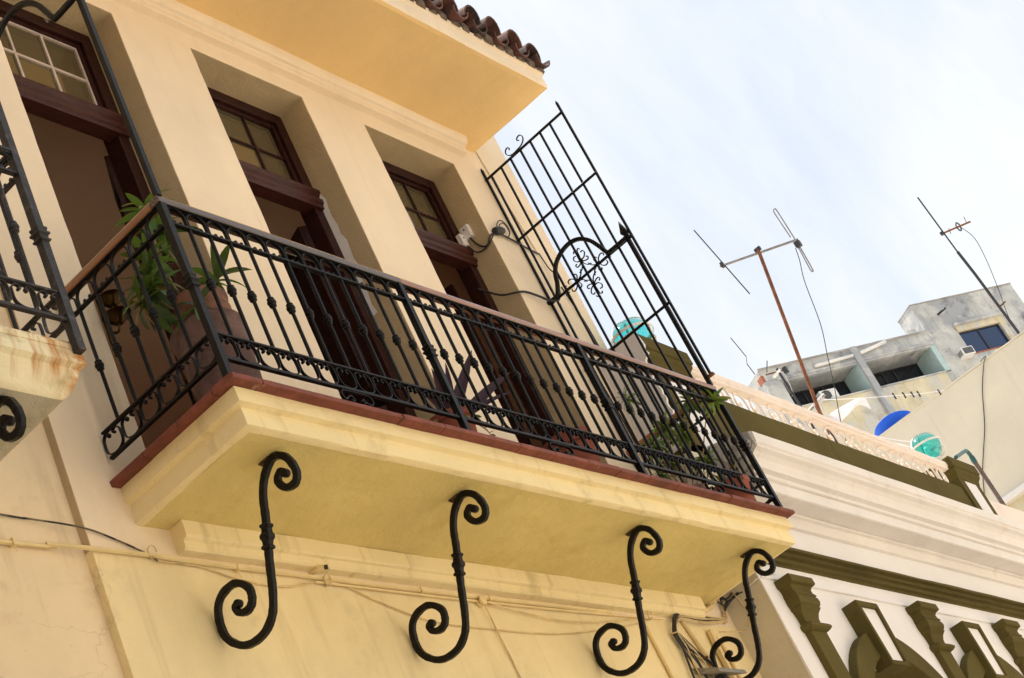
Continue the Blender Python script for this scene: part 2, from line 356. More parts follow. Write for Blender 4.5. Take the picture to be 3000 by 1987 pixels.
for a in (-4, 0, 5, 9, 14, 18):
    for z in (-4.5, .3):
        put('shutter', MB().box(a-.02, a+1.22, -11.3, -11.2, z-.02, z+2.32), 'wood_red', opp)

# ================================================================== HOUSE WITH THE BALCONY
house = thing('balcony_house', 'cream stucco house with three tall doorways, deep eave and tiled roof', 'house', (2.7, 0, GZ))
XL = [.311+1.6876*i for i in range(3)]; WW = 1.033; ZW = 3.665; X0, X1 = -.23, 5.66
holes = [(x, x+WW, 0, ZW) for x in XL]
xs = [X0] + [v for x in XL for v in (x, x+WW)] + [X1]
wall = put('wall', wallgrid(xs, [-.405, 0]+[ZW*k/34 for k in range(1, 34)]+[ZW, 4.42], holes, 0, .36), 'cream_wall', house); weld(wall)
for v in wall.data.vertices:
    if abs(v.co.y) < 1e-4 and 0 < v.co.z < ZW-.01 and X0+.1 < v.co.x < X1-.1: v.co.x += rnd.uniform(-.0022, .0022)+.002*math.sin(v.co.z*4+v.co.x*9)
wall.data.materials.append(MATS['reveal_shade'])
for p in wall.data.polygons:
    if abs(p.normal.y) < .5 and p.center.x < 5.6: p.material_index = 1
md = wall.modifiers.new('bevel', 'BEVEL'); md.width = .007; md.segments = 2; md.limit_method = 'ANGLE'
put('lower_wall', MB().box(X0, X1, 0, .36, GZ, -.405), 'yellow_wall', house)
put('side_wall', MB().box(X1-.25, X1, .36, 8, GZ, 4.42), 'cream_wall', house)
put('side_wall', MB().box(X0, X0+.2, .36, 8, GZ, 4.42), 'cream_wall', house)
put('back_wall', MB().box(X0+.2, X1-.25, 7.8, 8, GZ, 4.42), 'cream_wall', house)
room = MB()
room.add([(-.02, .362, 0), (5.4, .362, 0), (5.4, 4.4, 0), (-.02, 4.4, 0), (-.02, .362, 3.9), (5.4, .362, 3.9), (5.4, 4.4, 3.9), (-.02, 4.4, 3.9)],
         [(0, 1, 2, 3), (4, 7, 6, 5), (1, 5, 6, 2), (0, 3, 7, 4), (2, 6, 7, 3)])
put('room', room, 'room_wall', house)
# moulding below the eave
put('moulding', MB().prism([(0.01, 3.806), (-.052, 3.812), (-.058, 3.825), (-.058, 3.858), (-.066, 3.866), (-.085, 3.872), (-.105, 3.90), (-.115, 3.95), (0.01, 3.95)], 'x', X0, 4.92, 60, .0012, 3), 'cream_wall', house)
# eave: soffit and fascia in one cast piece
ev = MB().prism([(.36, 3.945), (.0, 3.945), (-.10, 3.936), (-.5, 3.925), (-.77, 3.918), (-.80, 3.922), (-.812, 3.95), (-.814, 4.038), (-.828, 4.048), (-.832, 4.088), (-.80, 4.10), (.36, 4.42)], 'x', X0, 5.145, 70, .0028, 5)
eave = put('eave', ev, 'soffit_bounce_ochre', house); eave.data.materials.append(MATS['cream_wall'])
for p in eave.data.polygons:
    p.use_smooth = False
    if p.center.y < -.793 or p.normal.z > .3: p.material_index = 1
# roof: barrel tiles
roof = put('roof', MB().prism([(-.78, 4.10), (4.0, 5.55), (8.0, 4.10), (8, 4.0), (.4, 4.424), (.36, 4.424), (-.70, 4.094)], 'x', X0, 5.12), 'roof_clay', house)
cov = MB(); pan = MB(); rs = [i/8 for i in range(9)]
def halfpipe(g, w0, w1, h0, h1, ln, sgn, th=.014):
    vs = []; n = 9
    for k, (w, h, y) in enumerate(((w0, h0, 0), (w1, h1, ln))):
        for t in (0, th):
            for i in range(n):
                a = math.pi*i/(n-1); vs.append((-math.cos(a)*(w/2-t), y, sgn*math.sin(a)*(h-t)))
    fs = []
    for i in range(n-1):
        fs += [(i, i+1, 2*n+i+1, 2*n+i), (n+i, 3*n+i, 3*n+i+1, n+i+1), (i, n+i, n+i+1, i+1), (2*n+i, 2*n+i+1, 3*n+i+1, 3*n+i)]
    fs += [(0, 2*n, 3*n, n), (n-1, 2*n-1, 4*n-1, 3*n-1)]
    g.add(vs, fs)
halfpipe(cov, .205, .18, .118, .105, .46, 1); halfpipe(pan, .18, .21, .085, .10, .46, -1)
covm, panm = cov.mesh('roof_tile', True), pan.mesh('pan_tile', True)
sl = math.atan2(1.45, 4.78)
for row in range(3):
    for k in range(20):
        x = 4.995-.2655*k
        if row and x < 2.5: continue
        y = -.90+row*.40*math.cos(sl); z = 4.115+row*.40*math.sin(sl)
        put('roof_tile', covm, 'roof_clay', roof, (x+rnd.uniform(-.008, .008), y+rnd.uniform(-.02, .02), z+.012+.012*row+rnd.uniform(-.004, .004)), (sl+rnd.uniform(-.02, .02), rnd.uniform(-.05, .05), rnd.uniform(-.03, .03)))
        put('pan_tile', panm, 'roof_clay', roof, (x+.133, y-.015+rnd.uniform(-.02, .02), z+.045+.012*row), (sl, rnd.uniform(-.05, .05), rnd.uniform(-.03, .03)))
mo = MB()
for k in range(20):
    x = 4.995-.2655*k
    mo.lathe([(.02, -.04), (.075, -.035), (.085, .0), (.07, .06), (.03, .10)], 9, (x+rnd.uniform(-.015, .015), -.775+rnd.uniform(-.01, .01), 4.10))
    mo.lathe([(.02, -.03), (.06, -.03), (.05, .02)], 7, (x+.13, -.80, 4.10))
put('mortar', mo, 'mortar', roof)

# doorways: wooden frame with transom light, glazing bars, panes and the open leaf
def frame_box(g, x0, x1, y0, y1, z0, z1): g.box(x0, x1, y0, y1, z0, z1)
leafg = MB()
leafg.box(0, .43, -.02, .02, .02, .30); leafg.box(0, .43, -.02, .02, 1.25, 1.40); leafg.box(0, .43, -.02, .02, 2.60, 2.74)
leafg.box(0, .09, -.0195, .0195, .30, 2.60); leafg.box(.34, .43, -.0195, .0195, .30, 2.60)
leafg.box(.09, .34, -.008, .008, .30, 1.25); leafg.box(.09, .34, -.008, .008, 1.40, 2.60); leafg.box(.14, .29, -.014, .014, .40, 1.15); leafg.box(.14, .29, -.014, .014, 1.5, 2.5)
leafm = leafg.mesh('door_leaf')
for i, x in enumerate(XL):
    f = MB(); xr = x+WW
    f.box(x-.01, x+.085, .22, .34, 0, ZW+.01); f.box(xr-.085, xr+.01, .22, .34, 0, ZW+.01); f.box(x+.085, xr-.085, .221, .34, 3.575, ZW+.01)
    f.box(x+.085, x+.115, .245, .33, 2.96, 3.575); f.box(xr-.115, xr-.085, .245, .33, 2.96, 3.575); f.box(x+.115, xr-.115, .246, .33, 3.545, 3.575)
    win = put('doorway_frame', f, 'wood_red', house, bev=.004)
    tr = MB().prism([(.30, 2.805), (.202, 2.800), (.200, 2.83), (.186, 2.84), (.186, 2.866), (.203, 2.878), (.203, 2.90), (.19, 2.912), (.182, 2.93), (.182, 2.952), (.23, 2.972), (.30, 2.972)], 'x', x-.005, xr+.005, 8, .001, 9+i)
    put('transom_bar', tr, 'wood_red_x', win)
    mm = 'muntin_white' if i == 0 else 'wood_red'; a0, a1 = x+.115, xr-.115; zc = 3.262
    mg = MB(); t3 = (a1-a0)/3
    for k in (1, 2): mg.box(a0+t3*k-.009, a0+t3*k+.009, .258, .285, 2.972, 3.545)
    for k in range(3): mg.box(a0+t3*k+.009*(k > 0), a0+t3*(k+1)-.009*(k < 2), .2585, .284, zc-.009, zc+.009)
    if i == 0:
        mg.box(a0, a0+.014, .2565, .284, 2.972, 3.545); mg.box(a1-.014, a1, .2565, .284, 2.972, 3.545); mg.box(a0+.014, a1-.014, .2566, .284, 3.531, 3.545)
    put('glazing_bar', mg, mm, win)
    for k in range(3):
        for z0, z1 in ((2.972, zc-.009), (zc+.009, 3.545)):
            put('pane', MB().box(a0+t3*k+.0095, a0+t3*(k+1)-.0095, .270, .273, z0+.0005, z1-.0005), 'pane_glass', win)
    ang = (42, 50, 96)[i]
    put('door_leaf', leafm, 'wood_red', win, (xr-(.09, .09, .13)[i], (.345, .345, .40)[i], .0), (0, 0, R(ang)))
    if i == 1:     # second leaf folded against the first one
        put('door_leaf', leafm, 'wood_red', win, (xr-.11, .365, .0), (0, 0, R(70)))
# patch of bare filler on the middle doorway's right edge
fl = MB(); fp = []
for k in range(15):
    z = 2.93-.075*k; w = .02+.018*abs(math.sin(k*1.9))+(.012 if 4 < k < 11 else 0); fp.append((z, w))
for k in range(14):
    (z, w), (z2, w2) = fp[k], fp[k+1]; xr = XL[1]+WW-.0025
    fl.add([(xr, .222, z), (xr, .222-w*1.6, z), (xr, .222-w2*1.6, z2), (xr, .222, z2)], [(0, 1, 2, 3)])
put('filler_patch', fl, 'white_wall', house)

# ------------------------------------------------------------------ neighbour on the left
nb = thing('rose_house', 'rose tinted stained house wall left of the cream house', 'house', (-6, .04, GZ))
put('wall', MB().box(-16, X0-.0005, .045, .4, GZ, 4.4), 'rose_wall', nb)
put('body', MB().box(-16, X0-.005, .4, 8, GZ, 4.3), 'rose_wall', nb)
put('eave', MB().box(-16, X0-.001, -.8, .4, 4.402, 4.6), 'cream_wall', nb)

# ------------------------------------------------------------------ balcony slabs
def slab(name, label, x0, x1, dz, mats, prof=None):
    t = thing(name, label, 'balcony', ((x0+x1)/2, 0, -.25+dz))
    def ring(d, z):   # outline inset
        return [(x0+d, .0), (x0+d, -.785+d), (x1-d, -.785+d), (x1-d, .0)]
    prof = prof or [(.004, -.0485), (-.002, -.10), (-.004, -.132), (.010, -.136), (.026, -.142), (.028, -.150), (.022, -.19), (.020, -.236), (.026, -.242), (.06, -.246)]
    g = MB(); n = 56; vs = []; fs = []; rg = random.Random(11)
    def path(d):
        p = [(x0+d, .001)]
        for k in range(9): p.append((x0+d, (-.785+d)*(k/8)))
        p = [(x0+d, (-.785+d)*k/8) for k in range(9)]
        p += [(x0+d+(x1-x0-2*d)*k/n, -.785+d) for k in range(1, n+1)]
        p += [(x1-d, (-.785+d)*(1-k/8)) for k in range(1, 9)]
        return p
    m_ = None
    for (d, z) in prof:
        pp = path(d); m_ = len(pp)
        for (a, b) in pp:
            w = .0022*math.sin(a*3.1+z*40)+.0018*math.sin(a*7.7+b*5+z*90)+rg.uniform(-.0012, .0012)
            vs.append((a+(w if abs(a-x0-d) < 1e-6 or abs(a-x1+d) < 1e-6 else 0), b+w if b < -.02 else b, z+dz+w))
    for i in range(len(prof)-1):
        for j in range(m_-1): fs.append((i*m_+j, i*m_+j+1, (i+1)*m_+j+1, (i+1)*m_+j))
    g.add(vs, fs); o = put('slab', g, mats[0], t, sm=True)
    i = len(prof)-1
    sg = MB(); d = prof[-1][0]-.002
    pts = []; nx, ny = 60, 10
    for a in range(nx+1):
        for b in range(ny+1):
            pts.append((x0+d+(x1-x0-2*d)*a/nx, (-.785+d)*b/ny, -.2455+dz+.0035*math.sin(a*.7+b*.9)+rg.uniform(-.001, .001) if 0 < a < nx and 0 < b < ny else -.2455+dz))
    sg.add(pts, [(a*(ny+1)+b, (a+1)*(ny+1)+b, (a+1)*(ny+1)+b+1, a*(ny+1)+b+1) for a in range(nx) for b in range(ny)])
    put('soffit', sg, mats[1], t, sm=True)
    put('floor', MB().box(x0+.002, x1-.002, -.783, -.001, -.0475+dz, -.022+dz), 'terracotta' if dz == 0 else mats[0], t)
    return t
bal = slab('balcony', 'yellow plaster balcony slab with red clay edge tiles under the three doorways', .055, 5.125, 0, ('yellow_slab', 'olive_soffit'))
def edge_tile(ln):
    g = MB().prism([(-.834, -.050), (-.839, -.042), (-.836, -.024), (-.828, -.017), (-.70, -.015), (-.70, -.050)], 'x', 0.002, ln-.002, 6, .0018, int(ln*1000))
    return g.mesh('edge_tile')
tm = edge_tile(.318)
xt = .19-.318
k = 0
while xt < 5.1:
    x0 = xt; ln = .318
    if x0 < .008: ln = ln-(.008-x0); x0 = .008
    ln = min(ln, 5.165-x0)
    if ln > .05:
        me = tm if abs(ln-.318) < 1e-6 else edge_tile(ln)
        put('edge_tile', me, 'clay_tile', bal, (x0, rnd.uniform(-.003, .003), rnd.uniform(-.002, .002)), (0, rnd.uniform(-.004, .004), 0))
    xt += .318; k += 1
for sx, xx in ((1, .006), (-1, 5.167)):
    for k in range(3):
        y0 = -.698+k*.234
        g = MB().prism([(0, -.050), (-.0+sx*-.002, -.024), (sx*.006, -.017), (sx*.13, -.015), (sx*.13, -.050)], 'y', y0, y0+.231, 3, .0012, k+3)
        put('edge_tile', g, 'clay_tile', bal, (xx, 0, 0))
put('wall_ledge', MB().prism([(.01, -.246), (-.085, -.246), (-.085, -.325), (-.078, -.333), (-.06, -.338), (-.056, -.372), (-.045, -.380), (.01, -.386)], 'x', .27, 4.87, 50, .0014, 21), 'yellow_slab', bal)
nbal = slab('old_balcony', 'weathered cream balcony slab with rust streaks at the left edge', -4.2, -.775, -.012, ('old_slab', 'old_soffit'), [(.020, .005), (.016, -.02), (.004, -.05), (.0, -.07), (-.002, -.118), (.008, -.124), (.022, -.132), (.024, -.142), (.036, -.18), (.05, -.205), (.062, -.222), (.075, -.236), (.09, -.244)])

# rust streaks belong to that slab's paint
mt = MATS['old_slab']; t = mt.node_tree; b = t.nodes['Principled BSDF']; src = b.inputs['Base Color'].links[0].from_socket
vv = posn(t, (9, 1.0, .8)); g_ = posn(t); sx_ = t.nodes.new('ShaderNodeSeparateXYZ'); t.links.new(g_, sx_.inputs[0])
st = ramp(t, noise(t, 1.3, 4, .6, vv), .47, .62)
mr = t.nodes.new('ShaderNodeMapRange'); mr.inputs['From Min'].default_value = -.235; mr.inputs['From Max'].default_value = -.15; t.links.new(sx_.outputs['Z'], mr.inputs['Value'])
mr2 = t.nodes.new('ShaderNodeMapRange'); mr2.inputs['From Min'].default_value = -.92; mr2.inputs['From Max'].default_value = -.80; t.links.new(sx_.outputs['X'], mr2.inputs['Value'])
mm_ = t.nodes.new('ShaderNodeMath'); mm_.operation = 'MULTIPLY'; t.links.new(mr.outputs[0], mm_.inputs[0]); t.links.new(st, mm_.inputs[1])
mm2 = t.nodes.new('ShaderNodeMath'); mm2.operation = 'MULTIPLY'; t.links.new(mr2.outputs[0], mm2.inputs[0]); t.links.new(ramp(t, noise(t, 14, 6, .7, g_), .34, .56), mm2.inputs[1])
mm3 = t.nodes.new('ShaderNodeMath'); mm3.operation = 'MAXIMUM'; t.links.new(mm_.outputs[0], mm3.inputs[0]); t.links.new(mm2.outputs[0], mm3.inputs[1])
t.links.new(mix(t, mm3.outputs[0], src, (.46, .20, .045)), b.inputs['Base Color'])

# ------------------------------------------------------------------ wrought iron railing
BAY = (5.09-.04)/39
balu = MB().lathe([(.0095, .232), (.0095, .508), (.012, .512), (.018, .517), (.018, .523), (.0155, .527), (.0215, .533), (.0225, .540), (.0215, .547), (.0155, .553), (.018, .557), (.018, .563), (.012, .568), (.0095, .572), (.0095, .864)], 10).mesh('baluster', True)
def loop_pts():
    h = BAY/2-.008
    half = [(.022, -.026), (.016, -.030), (.012, -.022), (.017, -.011), (.028, -.006), (.042, -.011), (h-.003, -.026), (h, -.046), (h, -.082), (h-.009, -.104), (h-.030, -.117), (.0, -.1215)]
    rt = [(x, 0, z) for x, z in half]; lf = [(-x, 0, z) for x, z in half[::-1]][1:]
    return smooth(rt+lf, 4)
loop = MB().sweep(loop_pts(), rect(.0048, .016), (0, 1, 0))
for sgn in (-1, 1): loop.lathe([(.003, -.010), (.0065, -.008), (.0075, 0), (.0065, .008), (.003, .010)], 8, (sgn*.019, 0, -.027), axis='y')
loopm = loop.mesh('scroll_loop', True)
h_ = BAY/2-.006
ring = MB().sweep([(h_, 0, 0), (h_, 0, .02), (h_, 0, .042)]+[(h_*math.cos(R(a)), 0, .046+.054*math.sin(R(a))) for a in range(10, 171, 10)]+[(-h_, 0, .042), (-h_, 0, .02), (-h_, 0, 0)], rect(.0055, .017), (0, 1, 0))
for sgn in (-1, 1): ring.lathe([(.004, .0), (.0095, .006), (.010, .013), (.006, .020), (.002, .023)], 8, (sgn*.019, 0, 0))
ringm = ring.mesh('ring_loop', True)
posg = MB(); posg.square([(.017, .0), (.017, .498), (.024, .502), (.024, .510), (.019, .516), (.021, .530), (.027, .536), (.027, .545), (.020, .552), (.0235, .565), (.0235, .573), (.017, .58), (.017, .998)]); postm = posg.mesh('post')
foot = MB(); fp = smooth([(-.052, 0, .034), (-.040, 0, .024), (-.030, 0, .036), (-.040, 0, .052), (-.062, 0, .05), (-.088, 0, .028), (-.104, 0, .04), (-.108, 0, .060), (-.095, 0, .078), (-.07, 0, .083), (.07, 0, .083), (.095, 0, .076), (.108, 0, .058), (.104, 0, .038), (.088, 0, .026), (.062, 0, .03), (.04, 0, .05), (.03, 0, .038), (.04, 0, .026), (.052, 0, .034)], 4)
foot.sweep(fp, rect(.0055, .016), (0, 1, 0)); footm = foot.mesh('foot_scroll', True)
def flatbar(p, q, z0, z1, w):
    g = MB(); p, q = Vector(p), Vector(q); d = (q-p).normalized(); s_ = Vector((-d.y, d.x))*w/2
    g.add([(p.x-s_.x, p.y-s_.y, z0), (q.x-s_.x, q.y-s_.y, z0), (q.x+s_.x, q.y+s_.y, z0), (p.x+s_.x, p.y+s_.y, z0), (p.x-s_.x, p.y-s_.y, z1), (q.x-s_.x, q.y-s_.y, z1), (q.x+s_.x, q.y+s_.y, z1), (p.x+s_.x, p.y+s_.y, z1)],
          [(0, 3, 2, 1), (4, 5, 6, 7), (0, 1, 5, 4), (1, 2, 6, 5), (2, 3, 7, 6), (3, 0, 4, 7)]); return g
def run(root, p, q, n, dz, mat, skip0=False, skip1=False, loops=True):
    p, q = Vector(p), Vector(q); d = (q-p)/n; rz = math.atan2(d.y, d.x); u = d.normalized()*.0175
    for z0, z1, w in ((.864, .876, .026), (.224, .236, .026), (.086, .102, .022), (.977, .9845, .030)):
        put('rail_bar', flatbar(p+u, q-u, z0+dz, z1+dz, w), mat, root, bev=.003)
    for k in range(n+1):
        c = p+d*k
        if 0 < k < n: put('baluster', balu, mat, root, (c.x, c.y, dz), (0, 0, rnd.uniform(-.3, .3)))
        if k < n:
            e = c+d/2
            put('scroll_loop', loopm, mat, root, (e.x, e.y, .2235+dz), (0, 0, rz))
            put('ring_loop', ringm, mat, root, (e.x, e.y, .8762+dz), (0, 0, rz))
rail = thing('balcony_railing', 'black wrought iron balcony railing with wooden handrail, long front run', 'railing', (2.56, -.79, 0))
px = [.04, .04+13*BAY, .04+26*BAY, 5.09]
for a in range(3): run(rail, (px[a], -.79), (px[a+1], -.79), 13, 0, 'iron')
run(rail, (.04, -.79), (.04, -.004), 6, 0, 'iron'); run(rail, (5.09, -.79), (5.09, -.004), 6, 0, 'iron')
for x in px: put('post', postm, 'iron', rail, (x, -.79, -.014), bev=0)
for a in range(3): put('foot_scroll', footm, 'iron', rail, ((px[a]+px[a+1])/2+.02, -.79, -.003))
def hand(x0, x1): return MB().prism([(-.800, .985), (-.806, .992), (-.808, 1.012), (-.802, 1.026), (-.778, 1.031), (-.752, 1.027), (-.745, 1.012), (-.746, .992), (-.752, .985)], 'x', x0, x1, 24, .0006, 3)
put('handrail', hand(.020, 1.735), 'handrail_dark', rail, sm=False); put('handrail', hand(1.7365, 5.112), 'handrail_new', rail)
for xx, mt_ in ((.04, 'handrail_side'), (5.09, 'handrail_new')):
    put('handrail', MB().prism([(xx-.018, .985), (xx-.024, .992), (xx-.026, 1.012), (xx-.020, 1.025), (xx+.008, 1.030), (xx+.032, 1.026), (xx+.038, 1.012), (xx+.036, .992), (xx+.03, .985)], 'y', -.7445, -.002, 6, .0006, 4), mt_, rail)
nrail = thing('old_railing', 'weathered black iron railing of the rust streaked balcony at the left edge', 'railing', (-2.5, -.8, -.02))
ZN = -.022
run(nrail, (-.8-26*BAY, -.80), (-.8-13*BAY, -.80), 13, ZN, 'old_iron'); run(nrail, (-.8-13*BAY, -.80), (-.8, -.80), 13, ZN, 'old_iron'); run(nrail, (-.8, -.80), (-.8, .03), 6, ZN, 'old_iron')
put('post', postm, 'old_iron', nrail, (-.8-13*BAY, -.80, ZN-.01)); put('post', postm, 'old_iron', nrail, (-.8-26*BAY, -.80, ZN-.01))
cp_ = MB(); cp_.square([(.0185, -.06), (.0185, .498), (.027, .502), (.027, .510), (.021, .516), (.023, .530), (.030, .536), (.030, .545), (.022, .552), (.026, .565), (.026, .573), (.0185, .58), (.0185, 2.36), (.012, 2.40), (.002, 2.52)])
put('post', cp_, 'old_iron', nrail, (-.8, -.80, ZN))
put('handrail', flatbar((-.8-26*BAY, -.80), (-.819, -.80), 0.985+ZN, 1.003+ZN, .040), 'old_iron', nrail, bev=.004); put('handrail', flatbar((-.8, -.781), (-.8, .03), 0.985+ZN, 1.003+ZN, .040), 'old_iron', nrail, bev=.004)

# ------------------------------------------------------------------ scrolled brackets under the slabs
SB = [(-.668, -.372), (-.640, -.352), (-.611, -.384), (-.640, -.436), (-.696, -.446), (-.722, -.398), (-.697, -.312), (-.634, -.272), (-.560, -.312), (-.510, -.385), (-.479, -.481), (-.449, -.565), (-.406, -.687), (-.368, -.802), (-.322, -.885), (-.240, -.930), (-.130, -.916), (-.046, -.826), (-.046, -.712), (-.095, -.648), (-.190, -.640), (-.255, -.700), (-.250, -.764), (-.210, -.788), (-.163, -.772), (-.150, -.736), (-.176, -.726)]
def bracket_mesh():
    P = smooth([(0, y, z) for y, z in SB], 5)
    rb = random.Random(5); tp = lambda t: (.82+.18*min(1, min(t, 1-t)/.10))*rb.uniform(.95, 1.05)
    g = MB().sweep(P, octsec(.033, .030, .26), (1, 0, 0), taper=tp)
    for (y, z) in ((-.664, -.376), (-.172, -.732)): g.lathe([(.014, -.018), (.019, -.014), (.021, 0), (.019, .014), (.014, .018)], 12, (0, y, z), axis='x')
    d = Vector((0, -.406+.479, -.687+.481)).normalized(); c = Vector((0, -.449, -.565)); b_ = Vector((1, 0, 0)); a_ = d.cross(b_)
    prof = [(.018, -.058), (.025, -.054), (.026, -.046), (.019, -.036), (.021, -.018), (.028, -.006), (.028, .006), (.021, .018), (.019, .036), (.026, .046), (.025, .054), (.018, .058)]
    vs = []; fs = []; n = 8
    for (r, z) in prof:
        for (x, y) in octsec(2*r, 2*r, .3): vs.append(c+d*z+a_*x+b_*y)
    for i in range(len(prof)-1):
        for j in range(n): fs.append((i*n+j, i*n+(j+1) % n, (i+1)*n+(j+1) % n, (i+1)*n+j))
    return g.add(vs, fs).mesh('scroll_bracket')
simple('rust_plate', (.05, .022, .014), rough=.8, var=.5, scale=30, bmp=.8, second=(.16, .07, .03), th=(.5, .62))
fixm = MB().box(-.011, .011, -.032, .032, -.004, .004).mesh('fixing_plate'); boltm = MB().lathe([(.010, -.008), (.011, -.002), (.011, .004)], 6).mesh('bolt')
bm_ = bracket_mesh()
for i, (x, lb) in enumerate(((.35, 'black iron scroll bracket under the balcony, nearest and largest of the row'), (1.69, 'black iron scroll bracket, second from the left under the yellow balcony'), (3.352, 'black iron scroll bracket, third from the left under the yellow balcony'), (4.695, 'black iron scroll bracket at the far right end beside the olive trimmed house'), (-1.115, 'black iron scroll bracket under the rust streaked balcony, cut by the left edge'))):
    o = put('scroll_bracket', bm_, 'iron', None, (x, .012, .006), (0, 0, R((0, 1.0, -.8, .6, 0)[i]))); tag(o, lb, 'bracket', 'scroll brackets holding the balconies')
    md = o.modifiers.new('bevel', 'BEVEL'); md.width = .0025; md.segments = 1; md.limit_method = 'ANGLE'
    put('fixing_plate', fixm, 'rust_plate', o, (0, -.585, -.2565)); put('bolt', boltm, 'rust_plate', o, (0, -.568, -.262))

# ------------------------------------------------------------------ divider grilles at both ends of the balcony
ARCH = [(.0, 2.372), (-.09, 2.372), (-.115, 2.40), (-.145, 2.46), (-.165, 2.53), (-.215, 2.60), (-.30, 2.645), (-.39, 2.655), (-.47, 2.625), (-.535, 2.555), (-.575, 2.47), (-.605, 2.39), (-.625, 2.372), (-.79, 2.372)]
def arch_mesh(x): return MB().sweep(smooth([(x, y, z) for y, z in ARCH], 4), octsec(.030, .026, .3), (1, 0, 0))
def tall_post(x, y, z0=1.03, z1=2.385): g = MB(); g.square([(.014, z0-z0+.0), (.014, z1-z0), (.021, z1-z0+.004), (.021, z1-z0+.012), (.011, z1-z0+.014), (.026, z1-z0+.04), (.017, z1-z0+.08), (.001, z1-z0+.155)], (x, y, z0)); return g
def curl(g, c, ang, r, flip, n=10, nrm=(1, 0, 0), th=.004, w=.008, plane='yz'):
    pts = []
    for k in range(n+1):
        t = k/n; a = ang+flip*t*4.6; rr = r*(1-.72*t)
        pts.append((c[0], c[1]+math.cos(a)*rr, c[2]+math.sin(a)*rr))
    g.sweep(pts, rect(th, w), nrm)
GX = 5.09
gr = thing('divider_grille', 'tall black iron bar grille with arch and scroll cross at the balcony far end', 'grille', (GX, -.4, 1.0))
ys = [-.011, -.062, -.168, -.272, -.378, -.484, -.589, -.694, -.826]
for k, y in enumerate(ys):
    top = 3.72 if k in (0, 8) else 3.615; z0 = 1.115 if k == 8 else (.0 if k == 0 else .998)
    r_ = .0085 if k in (0, 8) else .0075
    g = MB(); g.box(GX+.002, GX+.002+2*r_, y-r_, y+r_, z0, top)
    if k in (0, 8): g.add([(GX+.002, y-r_, top), (GX+.002+2*r_, y-r_, top), (GX+.002+2*r_, y+r_, top), (GX+.002, y+r_, top), (GX+.010, y, top+.03)], [(0, 1, 4), (1, 2, 4), (2, 3, 4), (3, 0, 4)])
    put('bar', g, 'iron', gr)
for z in (3.615, 2.99, 2.366, 1.742):
    put('cross_bar', MB().box(GX-.010, GX+.0015, -.834, -.003, z-.010, z+.010), 'iron', gr, bev=.002)
put('cross_bar', MB().box(GX+.006, GX+.04, -.845, -.79, 1.098, 1.113), 'rusty_steel', gr)
put('arch', arch_mesh(GX-.025), 'iron', gr, sm=False)
put('post', tall_post(GX, -.792), 'iron', gr)
ts = MB(); ts.sweep(smooth([(GX-.004, y, z) for y, z in ((-.302, 3.683), (-.308, 3.700), (-.290, 3.712), (-.268, 3.696), (-.264, 3.668), (-.285, 3.640), (-.32, 3.630), (-.365, 3.634), (-.405, 3.640), (-.440, 3.662), (-.452, 3.695), (-.438, 3.722), (-.41, 3.722), (-.397, 3.702), (-.412, 3.690))], 5), rect(.006, .011), (1, 0, 0))
put('top_scroll', ts, 'iron', gr)
cr_ = MB(); C0 = (GX-.012, -.395, 2.366)
def cross_arm(dy, dz):
    n = Vector((0, dy, dz)); s_ = Vector((0, -dz, dy)); k = Vector(C0)+n*.112
    cr_.box(k.x-.006, k.x+.006, k.y-.011, k.y+.011, k.z-.014, k.z+.014)
    for f in (-1, 1):
        # large scroll from the knot back towards the crossing
        cr_.sweep(smooth([k+n*.0, k-n*.03+s_*f*.008, k-n*.06+s_*f*.03, k-n*.072+s_*f*.06], 5), rect(.0062, .010), (1, 0, 0))
        cr_.sweep(smooth([k+n*.008, k+n*.012+s_*f*.03, k+n*.040+s_*f*.052, k+n*.064+s_*f*.044, k+n*.062+s_*f*.024], 5), rect(.0062, .010), (1, 0, 0))
        cr_.sweep(smooth([k-n*.004+s_*f*.002, k-n*.020+s_*f*.030, k-n*.022+s_*f*.054, k-n*.004+s_*f*.060, k+n*.004+s_*f*.046], 5), rect(.0062, .010), (1, 0, 0))
        cr_.sweep(smooth([k+n*.01, k+n*.05+s_*f*.003, k+n*.090+s_*f*.006, k+n*.102+s_*f*.022, k+n*.088+s_*f*.030], 5), rect(.0062, .010), (1, 0, 0))
for d in ((0, 1), (0, -1), (1, 0), (-1, 0)): cross_arm(*d)
put('scroll_cross', cr_, 'iron', gr)
ga = thing('arched_bracket', 'black iron arch and tall post on the near corner of the balcony railing', 'bracket', (.04, -.4, 1.0))
put('arch', arch_mesh(.026), 'iron', ga); put('post', tall_post(.04, -.792), 'iron', ga)
put('wire_hook', MB().tube(smooth([(.026, -.555, 2.505), (.026, -.557, 2.47), (.02, -.565, 2.45), (.03, -.55, 2.425), (.035, -.56, 2.405), (.02, -.566, 2.42), (.026, -.557, 2.445)], 4), .0018, 5), 'alu', ga)

# ================================================================== PINK AND OLIVE HOUSE TO THE RIGHT
PO = Vector((5.34, -.32, 0)); PT = R(1.0); pu = Vector((math.cos(PT), math.sin(PT), 0)); pv = Vector((math.sin(PT), -math.cos(PT), 0))
PX = lambda p: PO+pu*p[0]+pv*p[1]+Vector((0, 0, p[2]))        # local: u along the front, v towards the street, z
pk = thing('olive_trim_house', 'single storey white and pink house with olive pilasters, arches and deep cornice', 'house', tuple(PX((4, 0, GZ))))
UE = 12.0
AC = [(1.40, 1.0), (3.46, 1.0), (5.4, 1.0), (7.4, 1.0)]
pw = MB(PX)
